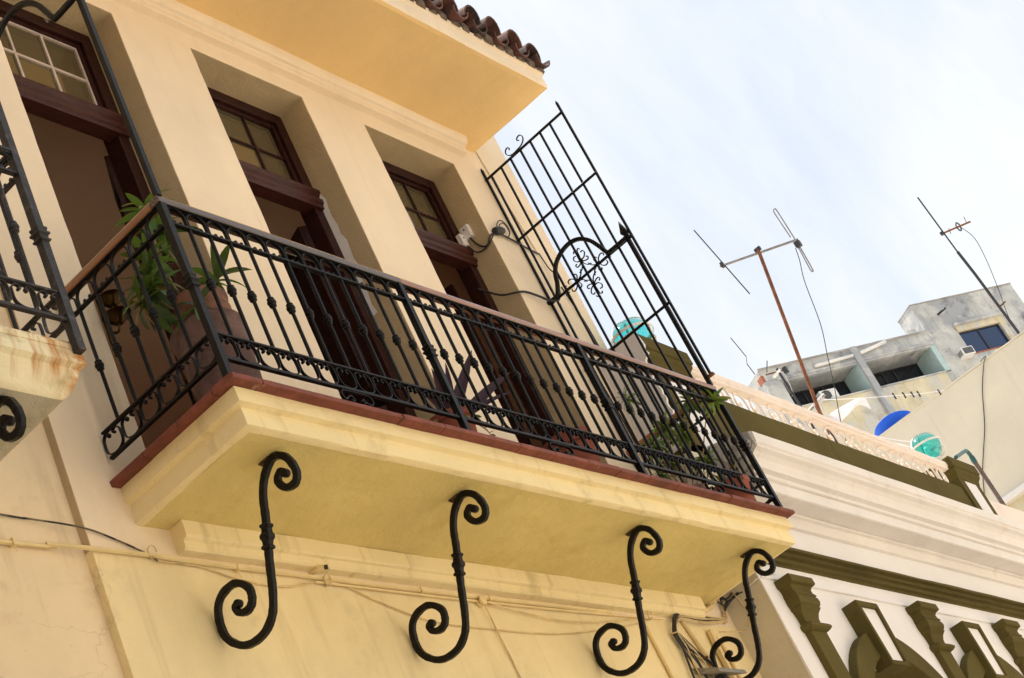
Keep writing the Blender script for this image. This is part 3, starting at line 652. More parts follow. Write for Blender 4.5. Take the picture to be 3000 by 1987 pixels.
# front wall with arched openings (segmental heads) built as strips
def seg_z(u, uc, half, z0, rise): t = (u-uc)/half; return z0+rise*(1-t*t)
openings = [(uc-.72, uc+.72) for uc, _ in AC]
cur = 0.0
for (a, b), (uc, _) in zip(openings, AC):
    pw.box(cur, a, -.35, 0, GZ, .42)
    n = 10
    for i in range(n):
        u0_, u1_ = a+(b-a)*i/n, a+(b-a)*(i+1)/n
        z0_, z1_ = seg_z(u0_, uc, .72, -.95, .20), seg_z(u1_, uc, .72, -.95, .20)
        pw.add([(u0_, 0, z0_), (u1_, 0, z1_), (u1_, 0, .42), (u0_, 0, .42), (u0_, -.35, z0_), (u1_, -.35, z1_)], [(0, 1, 2, 3), (0, 4, 5, 1)])
    pw.box(a, b, -.35, 0, GZ, -4.2)
    cur = b
pw.box(cur, UE, -.35, 0, GZ, .42)
put('wall', pw, 'white_wall', pk)
put('return_wall', MB(PX).box(-.003, .30, -.40, -.004, GZ, .86), 'return_wall', pk)
put('return_edge', MB(PX).prism([(-.006, -.012), (-.004, .0035), (.006, .004), (.02, .0035), (.02, -.012)], 'z', -3, .42, 60, .002, 8), 'white_wall', pk)
put('body', MB(PX).box(.30, UE, -8, -.36, GZ, 1.20), 'beige_wall', pk)
for (a, b), (uc, _) in zip(openings, AC):
    put('window_shutter', MB(PX).box(a, b, -.30, -.25, -4.2, -.70), 'white_wall', pk)
# frieze, bed mouldings, cornice
put('frieze_band', MB(PX).prism([(-.01, -.165), (.012, -.172), (.016, -.19), (.016, -.20), (-.01, -.205)][::-1] , 'x', .02, UE, 50, .001, 5), 'white_wall', pk)
st_ = [(-.01, .080), (.075, .074), (.080, .062), (.078, .048), (.045, .044), (.043, .030), (.058, .010), (.060, .002), (.030, -.004), (.028, -.026), (.040, -.032), (.040, -.044), (.012, -.048), (.010, -.066), (-.01, -.066)]
put('string_course', MB(PX).prism(st_, 'x', .004, UE, 70, .0016, 6), 'olive_paint', pk)
cn = [(-.01, .418), (.002, .330), (.028, .334), (.030, .356), (.020, .360), (.022, .432), (.048, .436), (.052, .452), (.020, .456), (.196, .450), (.208, .456), (.209, .542), (.196, .547), (.228, .552), (.232, .572), (.212, .578), (.214, .600), (.254, .608), (.260, .628), (.240, .636), (.244, .660), (.262, .698), (.292, .724), (.326, .736), (.334, .750), (.322, .760), (.342, .772), (.346, .852), (.325, .864), (.0, .95), (-.01, .95)]
put('cornice', MB(PX).prism(cn, 'x', .36, UE+.1, 110, .0013, 12), 'cornice_paint', pk)
put('cornice_end', MB(PX).prism([(a*.94, .01+b*.985) for a, b in cn], 'x', .325, .3595, 2, .006, 14), 'grey_render', pk)
rg = random.Random(4); lump = MB(PX)
for k in range(16): 
    a, z = rg.uniform(.02, .31), rg.uniform(.46, .84); lump.lathe([(.01, -.03), (.04, -.02), (.05, .01), (.03, .035), (.005, .045)], 7, (.335+rg.uniform(-.01, .01), a*min(1, (z-.30)/.5), z))
put('broken_plaster', lump, 'grey_render', pk)
# parapet, piers
put('parapet', MB(PX).prism([(-.02, .94), (-.02, 1.565), (-.03, 1.575), (-.20, 1.575), (-.20, .94)], 'x', .735, 3.055, 20, .002, 2), 'olive_paint', pk)
put('parapet', MB(PX).prism([(-.022, .94), (-.022, 1.566), (-.03, 1.576), (-.20, 1.576), (-.20, .94)], 'x', 3.062, 6.186, 30, .002, 3), 'olive_paint', pk)
put('parapet', MB(PX).prism([(-.02, .94), (-.02, 1.525), (-.20, 1.53), (-.20, .94)], 'x', 6.764, UE, 20, .002, 3), 'pink_rail', pk)
put('terrace', MB(PX).box(.30, UE, -8, -.2005, 1.2002, 1.26), 'pavement', pk)
def pier(u0_, u1_, left_white, bury):
    c = (u0_+u1_)/2; hw = (u1_-u0_)/2
    g = MB(PX); prof = [(0, .94), (0, 1.665), (.010, 1.67), (.014, 1.69), (.020, 1.71), (.045, 1.735), (.062, 1.758), (.064, 1.775), (.055, 1.780), (.078, 1.785), (.082, 1.795), (.080, 1.892), (.07, 1.905), (-.20, 1.925)]
    vs = []; fs = []
    for (d, z) in prof:
        vs += [(u0_-d, 0+d*.6, z), (u1_+d, 0+d*.6, z), (u1_+d, -.32-d, z), (u0_-d, -.32-d, z)]
    for i in range(len(prof)-1):
        for j in range(4): fs.append((i*4+j, i*4+(j+1) % 4, (i+1)*4+(j+1) % 4, (i+1)*4+j))
    fs.append(tuple(range((len(prof)-1)*4, len(prof)*4))); g.add(vs, fs)
    o = put('pier', g, 'olive_paint', pk, bev=.006)
    put('pier_panel', MB(PX).box(c-hw*.52, c+hw*.52, -.01, .0035, .90, 1.65), 'white_wall', o)
    if left_white:
        wl2 = MB(PX); n = 26; rgx = random.Random(3)
        ed = [(.012+rgx.uniform(-.012, .012)+(.0 if k < 20 else .05), .94+.985*k/n) for k in range(n+1)]
        poly = ed+[(-.4, 1.925), (-.4, .94)]
        wl2.prism(poly, 'x', u0_-.108, u0_-.0825, 1)
        put('pier_side', wl2, 'white_wall', o)
pier(.145, .735, True, True); pier(6.185, 6.765, False, False)
# capitals and pilasters
cd_ = [(.040, -.62), (.062, -.612), (.080, -.600), (.084, -.585), (.070, -.568), (.042, -.562), (.036, -.54), (.038, -.51), (.052, -.475), (.074, -.448), (.080, -.442), (.070, -.438), (.084, -.425), (.092, -.40), (.088, -.372), (.080, -.362), (.092, -.356), (.078, -.33), (.076, -.305), (.090, -.285), (.112, -.278), (.118, -.268), (.116, -.226), (.108, -.216)]
def pilaster(c, hw):
    t = put('pilaster', MB(PX).prism([(c-hw, -.01), (c-hw, .052), (c+hw, .052), (c+hw, -.01)], 'z', GZ+.2, -.618, 8, .0015, int(c*10)), 'olive_paint', pk, bev=.006)
    g = MB(PX); vs = []; fs = []
    for (d, z) in cd_: e = d-.040; vs += [(c-hw-e*.75, -.01, z), (c-hw-e*.75, d+.012, z), (c+hw+e*.75, d+.012, z), (c+hw+e*.75, -.01, z)]
    m4 = len(cd_)
    for i in range(m4-1):
        for j in range(4): fs.append((i*4+j, i*4+(j+1) % 4, (i+1)*4+(j+1) % 4, (i+1)*4+j))
    fs += [(3, 2, 1, 0), tuple((m4-1)*4+j for j in range(4))]; g.add(vs, fs); put('capital', g, 'olive_paint', t, bev=.007)
for c in (.375, 2.62, 4.50, 6.45, 8.4): pilaster(c, .125)
# arches with a tall hollow keystone label
for uc, _ in AC:
    A_ = MB(PX); n = 22; half = .90
    for i in range(n):
        t0_, t1_ = -1+2*i/n, -1+2*(i+1)/n; P4 = []
        for t_ in (t0_, t1_):
            an = t_*.93; ro, ri = 1.17, .965; cz = -.545-1.17
            P4.append(((uc+ro*math.sin(an)*.92, cz+ro*math.cos(an)), (uc+ri*math.sin(an)*.92, cz+ri*math.cos(an))))
        (o0, i0), (o1, i1) = P4
        vs = [(o0[0], .075, o0[1]), (o1[0], .075, o1[1]), (i1[0], .075, i1[1]), (i0[0], .075, i0[1]), (o0[0], -.01, o0[1]), (o1[0], -.01, o1[1]), (i1[0], -.2, i1[1]), (i0[0], -.2, i0[1])]
        fs = [(0, 1, 2, 3), (0, 4, 5, 1), (3, 2, 6, 7)]
        if i == 0: fs.append((0, 3, 7, 4))
        if i == n-1: fs.append((1, 5, 6, 2))
        A_.add(vs, fs)
    o = put('arch', A_, 'olive_paint', pk); weld(o)
    md = o.modifiers.new('bevel', 'BEVEL'); md.width = .008; md.segments = 2; md.limit_method = 'ANGLE'
    c = uc-.075
    fr_ = MB(PX); w0, w1, z0, z1, th, ft = .19, .165, -.34, -.868, .045, .128
    def hw(z): return w0+(w1-w0)*(z0-z)/(z0-z1)
    for poly in ([(c-hw(z0), z0), (c-hw(z0)+th, z0-th), (c+hw(z0)-th, z0-th), (c+hw(z0), z0)], [(c-hw(z0), z0), (c-hw(z1), z1), (c-hw(z1)+th, z1+th*.8), (c-hw(z0)+th, z0-th)],
                 [(c+hw(z0), z0), (c+hw(z0)-th, z0-th), (c+hw(z1)-th, z1+th*.8), (c+hw(z1), z1)], [(c-hw(z1), z1), (c+hw(z1), z1), (c+hw(z1)-th, z1+th*.8), (c-hw(z1)+th, z1+th*.8)]):
        fr_.prism(poly, 'y', -.01, ft)
    fo = put('keystone_label', fr_, 'olive_paint', pk, bev=.006)
    put('label_panel', MB(PX).prism([(c-hw(z0)+th-.003, z0-th+.003), (c-hw(z1)+th-.003, z1+th*.8-.003), (c+hw(z1)-th+.003, z1+th*.8-.003), (c+hw(z0)-th+.003, z0-th+.003)], 'y', -.005, .105), 'white_wall', fo)

# roof balustrade of scrolls
bl = thing('roof_balustrade', 'pale pink roof balustrade of cast scrolls above the olive parapet', 'balustrade', tuple(PX((3.6, -.05, 1.55))))
put('handrail', MB(PX).prism([(-.026, 1.775), (-.018, 1.780), (-.016, 1.798), (-.006, 1.804), (-.004, 1.846), (-.012, 1.860), (-.05, 1.868), (-.088, 1.860), (-.096, 1.846), (-.094, 1.804), (-.084, 1.798), (-.082, 1.780), (-.074, 1.775)], 'x', .815, 6.105, 50, .0022, 7), 'pink_rail', bl)
cane = smooth([(.10, 0, -.02), (.10, 0, .09), (.088, 0, .142), (.05, 0, .180), (.0, 0, .188), (-.05, 0, .172), (-.086, 0, .122), (-.086, 0, .066), (-.062, 0, .034), (-.026, 0, .038), (-.014, 0, .070), (-.038, 0, .090), (-.056, 0, .070)], 4)
cA = MB().sweep(cane, octsec(.016, .015, .3), (0, 1, 0)).mesh('scroll', True)
cB = MB().sweep([(-p.x, p.y, p.z) for p in cane], octsec(.016, .015, .3), (0, 1, 0)).mesh('scroll', True)
pn = MB().box(-.007, .007, -.010, .010, -.02, .195).mesh('baluster_post')
for k, u in enumerate((1.46, 2.56, 3.70, 4.84, 5.92)):
    put('baluster_post', pn, 'white_metal', bl, tuple(PX((u, -.055, 1.577))), (0, 0, PT))
    for j, q in enumerate((.17, .42, .70, .95)):
        uu = u+q*1.12-.02
        if uu > 6.02: continue
        put('scroll', cB if j == 3 else cA, 'pink_rail', bl, tuple(PX((uu, -.055, 1.578))), (0, 0, PT))
put('scroll', cA, 'pink_rail', bl, tuple(PX((1.02, -.055, 1.578))), (0, 0, PT)); put('scroll', cB, 'pink_rail', bl, tuple(PX((1.27, -.055, 1.578))), (0, 0, PT))

# glass globe lanterns on the piers
def lantern(u, v, z, label):
    c = PX((u, v, z)); t = thing('globe_lantern', label, 'lantern', (c.x, c.y, z-.16), 'globe lanterns on the roof piers')
    R_ = .163
    g = MB(); pr = [(.075, -.145)]+[(R_*math.cos(R(a)), R_*math.sin(R(a))) for a in range(-58, 86, 8)]+[(.01, R_)]
    g.lathe(pr, 28, c); put('globe', g, 'globe_glass', t, sm=True)
    gi = MB(); gi.lathe([(r*.955, zz*.955) for r, zz in pr], 28, c); put('globe_lining', gi, 'globe_glass', t, sm=True)
    put('holder', MB().lathe([(.09, -.275), (.095, -.16), (.07, -.15), (.03, -.10), (.03, .0), (.018, .02)], 12, c), 'white_metal', t)
    for k in range(3):
        a = k*2*math.pi/3+.5; d = Vector((math.cos(a), math.sin(a), 0)); rr = R_+.008
        pts = [c+d*(rr*math.cos(R(b)))+Vector((0, 0, rr*math.sin(R(b)))) for b in range(-70, 91, 10)]
        put('strap', MB().sweep(pts, rect(.006, .020), (-d.y, d.x, 0)), 'white_metal', t)
        b0 = pts[0]
        put('strap_scroll', MB().sweep(smooth([b0+d*.02, b0+d*.075+Vector((0, 0, .01)), b0+d*.115+Vector((0, 0, .05)), b0+d*.10+Vector((0, 0, .085)), b0+d*.068+Vector((0, 0, .07)), b0+d*.08+Vector((0, 0, .048))], 5), rect(.006, .02), (-d.y, d.x, 0)), 'white_metal', t)
    pts = [c+Vector((math.cos(R(b))*(R_+.014), math.sin(R(b))*(R_+.014), .02)) for b in range(0, 360, 10)]
    put('hoop', MB().sweep(pts, rect(.006, .022), (0, 0, 1), closed=True), 'white_metal', t)
lantern(.45, -.145, 2.085, 'turquoise glass globe lantern half hidden behind the iron grille')
lantern(6.40, -.175, 2.195, 'turquoise glass globe lantern at the end of the pink balustrade')
put_pipe = MB(PX).tube([(7.67, -.1, 1.26), (7.63, -.1, 1.9), (7.60, -.1, 2.22)], .024, 10)
pp = thing('vent_pipe', 'rusty upright pipe with dark green elbow behind the olive pier', 'pipe', tuple(PX((7.67, -.1, 1.26))))
put('pipe', put_pipe, 'old_pipe', pp, sm=True)
put('elbow', MB(PX).tube(smooth([(7.602, -.1, 2.20), (7.595, -.1, 2.28), (7.55, -.1, 2.325), (7.44, -.1, 2.30), (6.98, -.1, 2.14)], 5), .022, 10), 'green_pipe', pp, sm=True)
put('collar', MB(PX).lathe([(.028, -.04), (.030, 0), (.028, .04)], 10, (7.60, -.1, 2.22)), 'green_pipe', pp)
dr = thing('blue_drum', 'dark blue plastic drum lid showing behind the railing beside the wall', 'drum', tuple(PX((.62, -.95, 1.26))))
put('drum', MB(PX).lathe([(.15, 1.26), (.16, 1.30), (.16, 1.6), (.165, 1.62), (.16, 1.64), (.16, 1.9), (.15, 1.95)], 18, (.62, -1.0, 0)), 'tank_dark', dr, sm=True)
put('lid', MB(PX).lathe([(.17, 1.951), (.172, 1.98), (.15, 2.0), (.05, 2.02)], 18, (.62, -1.0, 0)), 'tank_dark', dr, sm=True)

# ================================================================== BEYOND THE TERRACE
# blank gable wall of the next building, square to the street
bg_ = thing('beige_building', 'tall blank beige side wall with a slim ledge beyond the pink terrace', 'building', (22, 6, GZ))
put('wall', MB().box(22, 22.3, -.4, 16, 4.505, 6.60), 'beige_wall', bg_); put('body', MB().box(22.3, 34, -.4, 16, GZ, 6.56), 'beige_wall', bg_)
put('ledge', MB().prism([(21.90, 4.40), (21.88, 4.42), (21.88, 4.49), (21.90, 4.5045), (22.31, 4.5045), (22.31, 4.40)], 'y', -.5, 2.15, 20, .003, 5), 'white_wall', bg_)
put('lower_wall', MB().box(22.06, 22.299, -.4, 2.14, GZ, 4.399), 'flat_yellow', bg_)
put('lower_wall', MB().box(22.0, 22.299, 2.141, 16, GZ, 4.504), 'beige_wall', bg_)
put('coping', MB().prism([(21.985, 6.601), (21.985, 6.63), (22.32, 6.635), (22.32, 6.601)], 'y', -.42, 16, 60, .004, 9), 'beige_wall', bg_)
cb = put('wall_cable', MB().tube(smooth([(22.05, 1.20, 6.66), (21.96, 1.06, 6.645), (21.96, 1.16, 6.55), (21.975, 1.42, 6.20), (21.975, 1.70, 5.70), (21.975, 1.95, 5.35), (21.975, 2.16, 5.05), (21.975, 2.40, 4.6)], 5), .008, 5), 'cable_black')
tag(cb, 'thin dark cable hanging down the blank beige wall', 'cable')

# weathered block of flats
AO = Vector((61.286055, 13.71623, 25.87226)); AH = R(325.); au = Vector((math.cos(AH), math.sin(AH), 0)); av = Vector((math.sin(AH), -math.cos(AH), 0))
AX = lambda p: AO+au*p[0]+av*p[1]+Vector((0, 0, p[2]))
ap = thing('apartment_block', 'weathered grey and yellow block of flats with fins and teal recess walls', 'building', tuple(AX((2, -3, GZ-AO.z))))
BZ = GZ-AO.z
part = lambda n, m_, *b, **k: put(n, MB(AX).box(*b), m_, ap, **k)
part('wall', 'flat_yellow', -4.7, 3.88, -12, -1.42, BZ, -.66)
part('parapet', 'flat_concrete', -5.02, 3.88, -1.45, 0, -.60, 0, bev=.03)
part('roof_edge', 'flat_concrete', -4.4, 3.88, -1.40, .06, -.70, -.601)
part('soffit_beam', 'flat_concrete', -4.19, -.32, -.16, .02, -.80, -.7005); part('soffit_beam', 'flat_concrete', .02, 3.60, -.16, .02, -.80, -.7005)
part('end_pier', 'flat_concrete', -5.02, -4.20, -1.45, -.002, BZ, -.6005, bev=.03)
part('fin', 'flat_concrete', -.33, 0, -1.418, .14, BZ, .03, bev=.03)
part('fin_side', 'flat_teal', -.345, -.3305, -1.417, .02, -2.1, -.72)
part('spandrel', 'flat_yellow', -4.19, -.346, -.30, -.03, BZ, -2.16); part('spandrel', 'flat_yellow', .0005, 3.60, -.30, -.03, BZ, -2.16)
part('sill', 'flat_concrete', -4.19, -.346, -1.40, .04, -2.159, -2.09, bev=.015); part('sill', 'flat_concrete', .0005, 3.60, -1.40, .04, -2.159, -2.09, bev=.015)
part('stair_tower', 'flat_concrete', 3.885, 9.66, -1.2, -.16, -1.9+BZ+1.9, 1.43)
tw = wallgrid([3.885, 5.40, 7.72, 9.66], [BZ, -1.60, -.30, 1.43], [(5.40, 7.72, -1.60, -.30)], 0, .16)
tg = MB(AX); tg.v = [Vector((p.x, -p.y, p.z)) for p in tw.v]; tg.f = tw.f
o = put('tower_face', tg, 'flat_concrete', ap); weld(o)
part('tower_side', 'flat_teal', 3.60, 3.884, -1.40, -.01, -2.1, -.705); part('tower_corner', 'flat_concrete', 3.602, 3.8845, -.30, -.012, BZ, -2.1605)
part('window_hood', 'flat_concrete', 5.30, 8.22, .001, .22, -.12, -.02); part('window_surround', 'flat_yellow', 7.721, 8.02, .0015, .06, -1.6, -.121); part('window_surround', 'flat_yellow', 5.40, 7.72, -.10, .05, -.40, -.1205)
def awin(u0_, u1_, z0, z1, v, gl, cuts):
    fr_ = MB(AX); fr_.box(u0_, u1_, v-.02, v+.05, z0, z0+.05); fr_.box(u0_, u1_, v-.02, v+.05, z1-.05, z1)
    xs_ = [u0_]+[u0_+(u1_-u0_)*q for q in cuts]+[u1_]
    for q in xs_: fr_.box(max(u0_, q-.035), min(u1_, q+.035), v-.021, v+.051, z0+.05, z1-.05)
    f = put('window', fr_, 'dark_steel', ap)
    for a, b in zip(xs_[:-1], xs_[1:]): put('pane', MB(AX).box(a+.035, b-.035, v-.005, v+.01, z0+.05, z1-.05), gl, f)
awin(-4.15, -.35, -2.08, -.72, -1.36, 'dark_glass', (.2, .42, .68)); awin(.01, 3.59, -2.08, -.72, -1.36, 'dark_glass', (.18, .45, .62))
awin(5.42, 7.70, -1.58, -.405, -.12, 'blue_glass', (.48,))
part('red_sill', 'brick_raw', 5.40, 7.72, -.10, .03, -1.64, -1.585)
put('bare_brick', MB(AX).box(-5.03, -4.9, -.35, .012, -.62, -.30), 'brick_raw', ap)
put('spout', MB(AX).tube([(5.0, -.02, .70), (5.05, .55, .62)], .055, 8), 'dark_steel', ap)
put('spout', MB(AX).tube([(8.4, -.02, .42), (8.43, .35, .38)], .04, 8), 'rusty_steel', ap)
put('drain_pipe', MB(AX).tube([(-2.4, .10, -.48), (-.4, .12, -.40)], .075, 10), 'white_plastic', ap, sm=True); put('drain_pipe', MB(AX).tube([(.02, .12, -.38), (1.5, .14, -.12)], .075, 10), 'white_plastic', ap, sm=True)
part('drip_edge', 'grey_render', -5.04, 3.88, .0605, .10, -.06, .02, bev=.01); part('tower_coping', 'grey_render', 3.86, 9.68, -1.22, .04, 1.4305, 1.48, bev=.01)
tk = thing('roof_tank', 'grey round water tank on the roof of the flats', 'tank', tuple(AX((2.3, -1.9, 0))))
put('tank', MB(AX).lathe([(.75, -.2), (.78, .9), (.76, .98), (.5, 1.12), (.2, 1.2)], 22, (2.3, -1.9, -.25)), 'tank_dark', tk, sm=True); put('lid', MB(AX).lathe([(.22, 1.19), (.22, 1.25), (.1, 1.28)], 12, (2.3, -1.9, -.25)), 'tank_dark', tk)
ac = thing('split_air_conditioner', 'white air conditioner with round fan on a balcony ledge of the flats', 'air conditioner', tuple(AX((-2.35, -.3, -2.09))))
put('casing', MB(AX).box(-2.78, -1.93, -.42, -.08, -2.085, -1.58), 'white_plastic', ac, bev=.02)
fg = MB(AX)
vs = []; nn = 24
for rr, v_ in ((.21, -.0795), (.21, -.05), (.18, -.045), (.05, -.04)):
    for j in range(nn): a = 6.28318*j/nn; vs.append((-2.50+rr*math.cos(a), v_, -1.83+rr*math.sin(a)))
fg.add(vs, [(i*nn+j, i*nn+(j+1) % nn, (i+1)*nn+(j+1) % nn, (i+1)*nn+j) for i in range(3) for j in range(nn)]+[tuple(3*nn+j for j in range(nn))])
put('fan', fg, 'grey_grille', ac)
for j in range(4): put('fan_guard', MB(AX).box(-2.71, -2.29, -.044, -.030, -1.97+.09*j, -1.955+.09*j), 'dark_steel', ac)
wa = thing('window_air_conditioner', 'boxy window air conditioner below the blue window of the flats', 'air conditioner', tuple(AX((4.95, .2, -1.75))))
put('casing', MB(AX).box(4.62, 5.25, .001, .42, -1.80, -1.40), 'white_plastic', wa, bev=.02); put('grille', MB(AX).box(4.68, 5.19, .4205, .43, -1.75, -1.45), 'grey_grille', wa)
for j in range(4): put('louvre', MB(AX).box(4.612, 4.6195, .06+.08*j, .11+.08*j, -1.72, -1.48), 'grey_grille', wa)

# blue satellite dish behind the beige wall
ds = thing('blue_dish', 'blue round dish propped behind the top of the beige wall', 'dish', (23.2, 3.0, 6.6))
c = Vector((22.50, 3.14, 6.775)); nr = Vector((-.30, -.08, -.95)).normalized(); a_ = nr.orthogonal().normalized(); b_ = nr.cross(a_); vs = []; n = 30
for rr, h in ((.02, -.035), (.20, -.030), (.32, -.014), (.385, .0), (.385, .012), (.30, .004), (.02, -.015)):
    for j in range(n): q = 6.28318*j/n; vs.append(c+(a_*math.cos(q)+b_*math.sin(q))*rr-nr*(-h))
put('reflector', MB().add(vs, [(i*n+j, i*n+(j+1) % n, (i+1)*n+(j+1) % n, (i+1)*n+j) for i in range(6) for j in range(n)]+[tuple(range(n))]), 'dish_blue', ds, sm=True)
put('rim', MB().tube([c+(a_*math.cos(6.28318*j/n)+b_*math.sin(6.28318*j/n))*.388 for j in range(n+1)], .005, 6), 'dish_blue', ds)
put('stand', MB().tube([c-nr*.1, c-nr*.35+Vector((0, 0, -.2)), (23.1, 3.3, 5.9)], .03, 8), 'dark_steel', ds)

# television antennas
an = thing('rusty_antenna', 'old television antenna on a leaning rusty mast above the pink balustrade', 'antenna', (10, .35, 1.26))
T1 = lambda y, z: (10.0, y, z)
def seg(p, q, r, n=7): return MB().tube([p, q], r, n)
put('mast', MB().tube([(10.0, .42, 1.26), (10, .209, 2.452), (10, -.127, 4.345)], .019, 9), 'rusty_steel', an, sm=True)
put('boom', seg(T1(.312, 4.452), T1(-.53, 4.131), .014, 4), 'alu', an)
put('reflector', seg(T1(.358, 4.987), T1(.193, 3.989), .0065), 'dark_steel', an)
fd = smooth([T1(-.478, 4.20), T1(-.47, 4.52), T1(-.478, 4.565), T1(-.492, 4.572), T1(-.505, 4.53), T1(-.506, 4.16)], 4); put('dipole', MB().tube(fd, .0065, 6), 'alu', an)
fd = smooth([T1(-.492, 4.05), T1(-.474, 3.80), T1(-.478, 3.752), T1(-.487, 3.743), T1(-.496, 3.78), T1(-.508, 4.06)], 4); put('dipole', MB().tube(fd, .0065, 6), 'alu', an)
put('feed_box', MB().box(9.97, 10.03, -.535, -.475, 4.055, 4.125), 'dark_steel', an, bev=.006); put('clamp', MB().box(9.982, 10.022, -.155, -.085, 4.312, 4.352), 'dark_steel', an, bev=.004)
put('clamp', MB().box(9.98, 10.02, .27, .30, 4.42, 4.48), 'dark_steel', an)
put('feed_cable', MB().tube(smooth([T1(-.462, 4.07), T1(-.43, 3.93), T1(-.36, 3.71), T1(-.27, 3.24), T1(-.165, 2.93), T1(-.06, 2.62), T1(.078, 2.25), (10, .15, 1.9), (10, .16, 1.27)], 6), .0045, 5), 'cable_black', an)
a2 = thing('tall_antenna', 'dark antenna mast with short cross arm behind the beige wall', 'antenna', (22.7, .5, 6.56))
T2 = lambda y, z: (22.7, y+.18, z+.27)
put('mast', MB().tube([T2(.345, 6.3), T2(.40, 8.0), T2(.43, 8.52)], .026, 8), 'dark_steel', a2); put('mast', MB().tube([T2(.43, 8.50), T2(.467, 9.83)], .014, 7), 'dark_steel', a2)
put('boom', seg(T2(.50, 8.985), T2(-.045, 8.83), .018, 4), 'rusty_steel', a2)
put('clamp', MB().box(22.67, 22.73, T2(.44, 0)[1], T2(.50, 0)[1], 9.22, 9.28), 'dark_steel', a2)
put('loop', MB().tube(smooth([T2(.165, 8.80), T2(.14, 8.90), T2(.165, 8.98), T2(.20, 8.92), T2(.19, 8.82), T2(.165, 8.80)], 4), .012, 6), 'dark_steel', a2)
for q in (.35, .02): put('stub', seg(T2(q, 8.87), T2(q-.02, 8.98), .008), 'alu', a2)
put('feed_cable', MB().tube(smooth([T2(.15, 8.87), T2(.06, 8.55), T2(.10, 8.1), T2(.22, 7.5), T2(.34, 7.0), T2(.36, 6.6), T2(.35, 6.3)], 6), .006, 5), 'cable_black', a2)
a3 = thing('small_antenna', 'small crooked antenna on a thin dark pole beside the rusty mast', 'antenna', (16, 2.3, 1.26))
put('pole', MB().tube([(16, 2.29, 1.26), (16, 2.297, 5.234), (16, 2.318, 5.97)], .018, 6), 'dark_steel', a3); put('boom', MB().tube([(16, 2.50, 6.0), (16, 2.33, 5.93), (16, 2.20, 5.87)], .012, 5), 'rusty_steel', a3)
put('tube', MB().tube([(16, 2.42, 5.90), (16, 2.28, 5.92)], .026, 8), 'white_plastic', a3); put('wire', MB().tube(smooth([(16, 2.26, 5.90), (16, 2.28, 5.6), (16, 2.33, 5.5)], 4), .004, 4), 'white_plastic', a3)
put('element', MB().tube([(16, 2.47, 6.02), (16, 2.38, 6.16)], .008, 5), 'dark_steel', a3); put('bracket', MB().box(15.97, 16.03, 2.19, 2.25, 5.83, 5.92), 'dark_steel', a3)
lw = put('roof_wire', MB(AX).tube([(-4.9, -.4, -.1), (-5.0, -.4, .65), (-4.85, -.4, 1.0), (-5.05, -.4, 2.05)], .02, 5), 'dark_steel'); tag(lw, 'thin bent wire standing up at the corner of the flats roof', 'wire')

# washing line on the terrace
wl = thing('washing_line', 'pale washing line tied to a wrapped cross pole above the terrace', 'washing line', (14, 1.4, 1.26))
put('pole', MB().tube([(14, 1.50, 1.26), (14, 1.47, 4.36)], .022, 7), 'dark_steel', wl); put('cross_arm', MB().tube([(14, 1.66, 4.29), (14, 1.30, 4.36)], .022, 7), 'zinc', wl)
rp_ = MB()
for k in range(9): y = 1.34+.018*k; rp_.tube([(14+.032*math.cos(q), y+.005*q/6.28, 4.35-(y-1.3)*.18+.032*math.sin(q)) for q in [6.28*j/8 for j in range(9)]], .006, 4)
put('rope_binding', rp_, 'cloth_white', wl)
put('rope', MB().tube(smooth([(14, 1.352, 4.31), (16, 1.50, 4.86), (18, 1.65, 5.43), (20, 1.80, 6.0), (21.99, 1.946, 6.60)], 5), .004, 5), 'cloth_white', wl); put('rope', MB().tube(smooth([(14, 1.40, 4.34), (14, 1.40, 4.13), (14, 1.0, 3.5), (14, .5, 3.05)], 5), .005, 5), 'cloth_white', wl)
for q in (.50, .585, .66, .72, .93):
    p = Vector((14, 1.352, 4.31)).lerp(Vector((21.99, 1.946, 6.60)), q); put('peg', MB().box(p.x-.012, p.x+.012, p.y-.010, p.y+.010, p.z-.085, p.z+.02), 'dark_steel', wl)
sh = MB(); U_, V_ = 30, 10
top = smooth([(14.0, 1.40, 4.115), (14.0, 1.25, 4.10), (14.0, 1.10, 4.08), (14.0, .967, 4.052), (14.0, .885, 4.005)], 8); 
low = smooth([(14.05, 1.36, 3.94), (14.03, 1.25, 3.965), (14.02, 1.12, 3.985), (14.02, .99, 3.975), (14.0, .90, 3.84)], 8)
vs = []
for i in range(len(top)):
    for j in range(V_+1):
        t_ = j/V_; p = top[i].lerp(low[i], t_); p.x += .008*math.sin(i*.35+j*.3)*t_; vs.append(p)
for i in range(len(top)):
    for j in range(V_+1): p = vs[i*(V_+1)+j].copy(); p.x += .004; vs.append(p)
h_ = len(top)*(V_+1)
ff = [(i*(V_+1)+j, (i+1)*(V_+1)+j, (i+1)*(V_+1)+j+1, i*(V_+1)+j+1) for i in range(len(top)-1) for j in range(V_)]
sh.add(vs, ff+[tuple(h_+q for q in f[::-1]) for f in ff])
lowtail = smooth([(14.0, 1.39, 4.10), (14.02, 1.34, 3.95), (14.02, 1.2, 3.72), (14.0, 1.02, 3.48), (14.0, .75, 3.18)], 6); w_ = [.02, .06, .09, .10, .11]
vs = []
for i, p in enumerate(lowtail):
    k = i/(len(lowtail)-1); wd = .03+.09*k
    for j in range(5): vs.append(p+Vector((.03*math.sin(i*.6+j), wd*(j/4-.5)*.8, wd*(j/4-.5))))
sh.add(vs, [(i*5+j, (i+1)*5+j, (i+1)*5+j+1, i*5+j+1) for i in range(len(lowtail)-1) for j in range(4)])
sheet = put('white_sheet', sh, 'cloth_white', None, sm=True); tag(sheet, 'white sheet slung over the washing line above the balustrade', 'sheet')

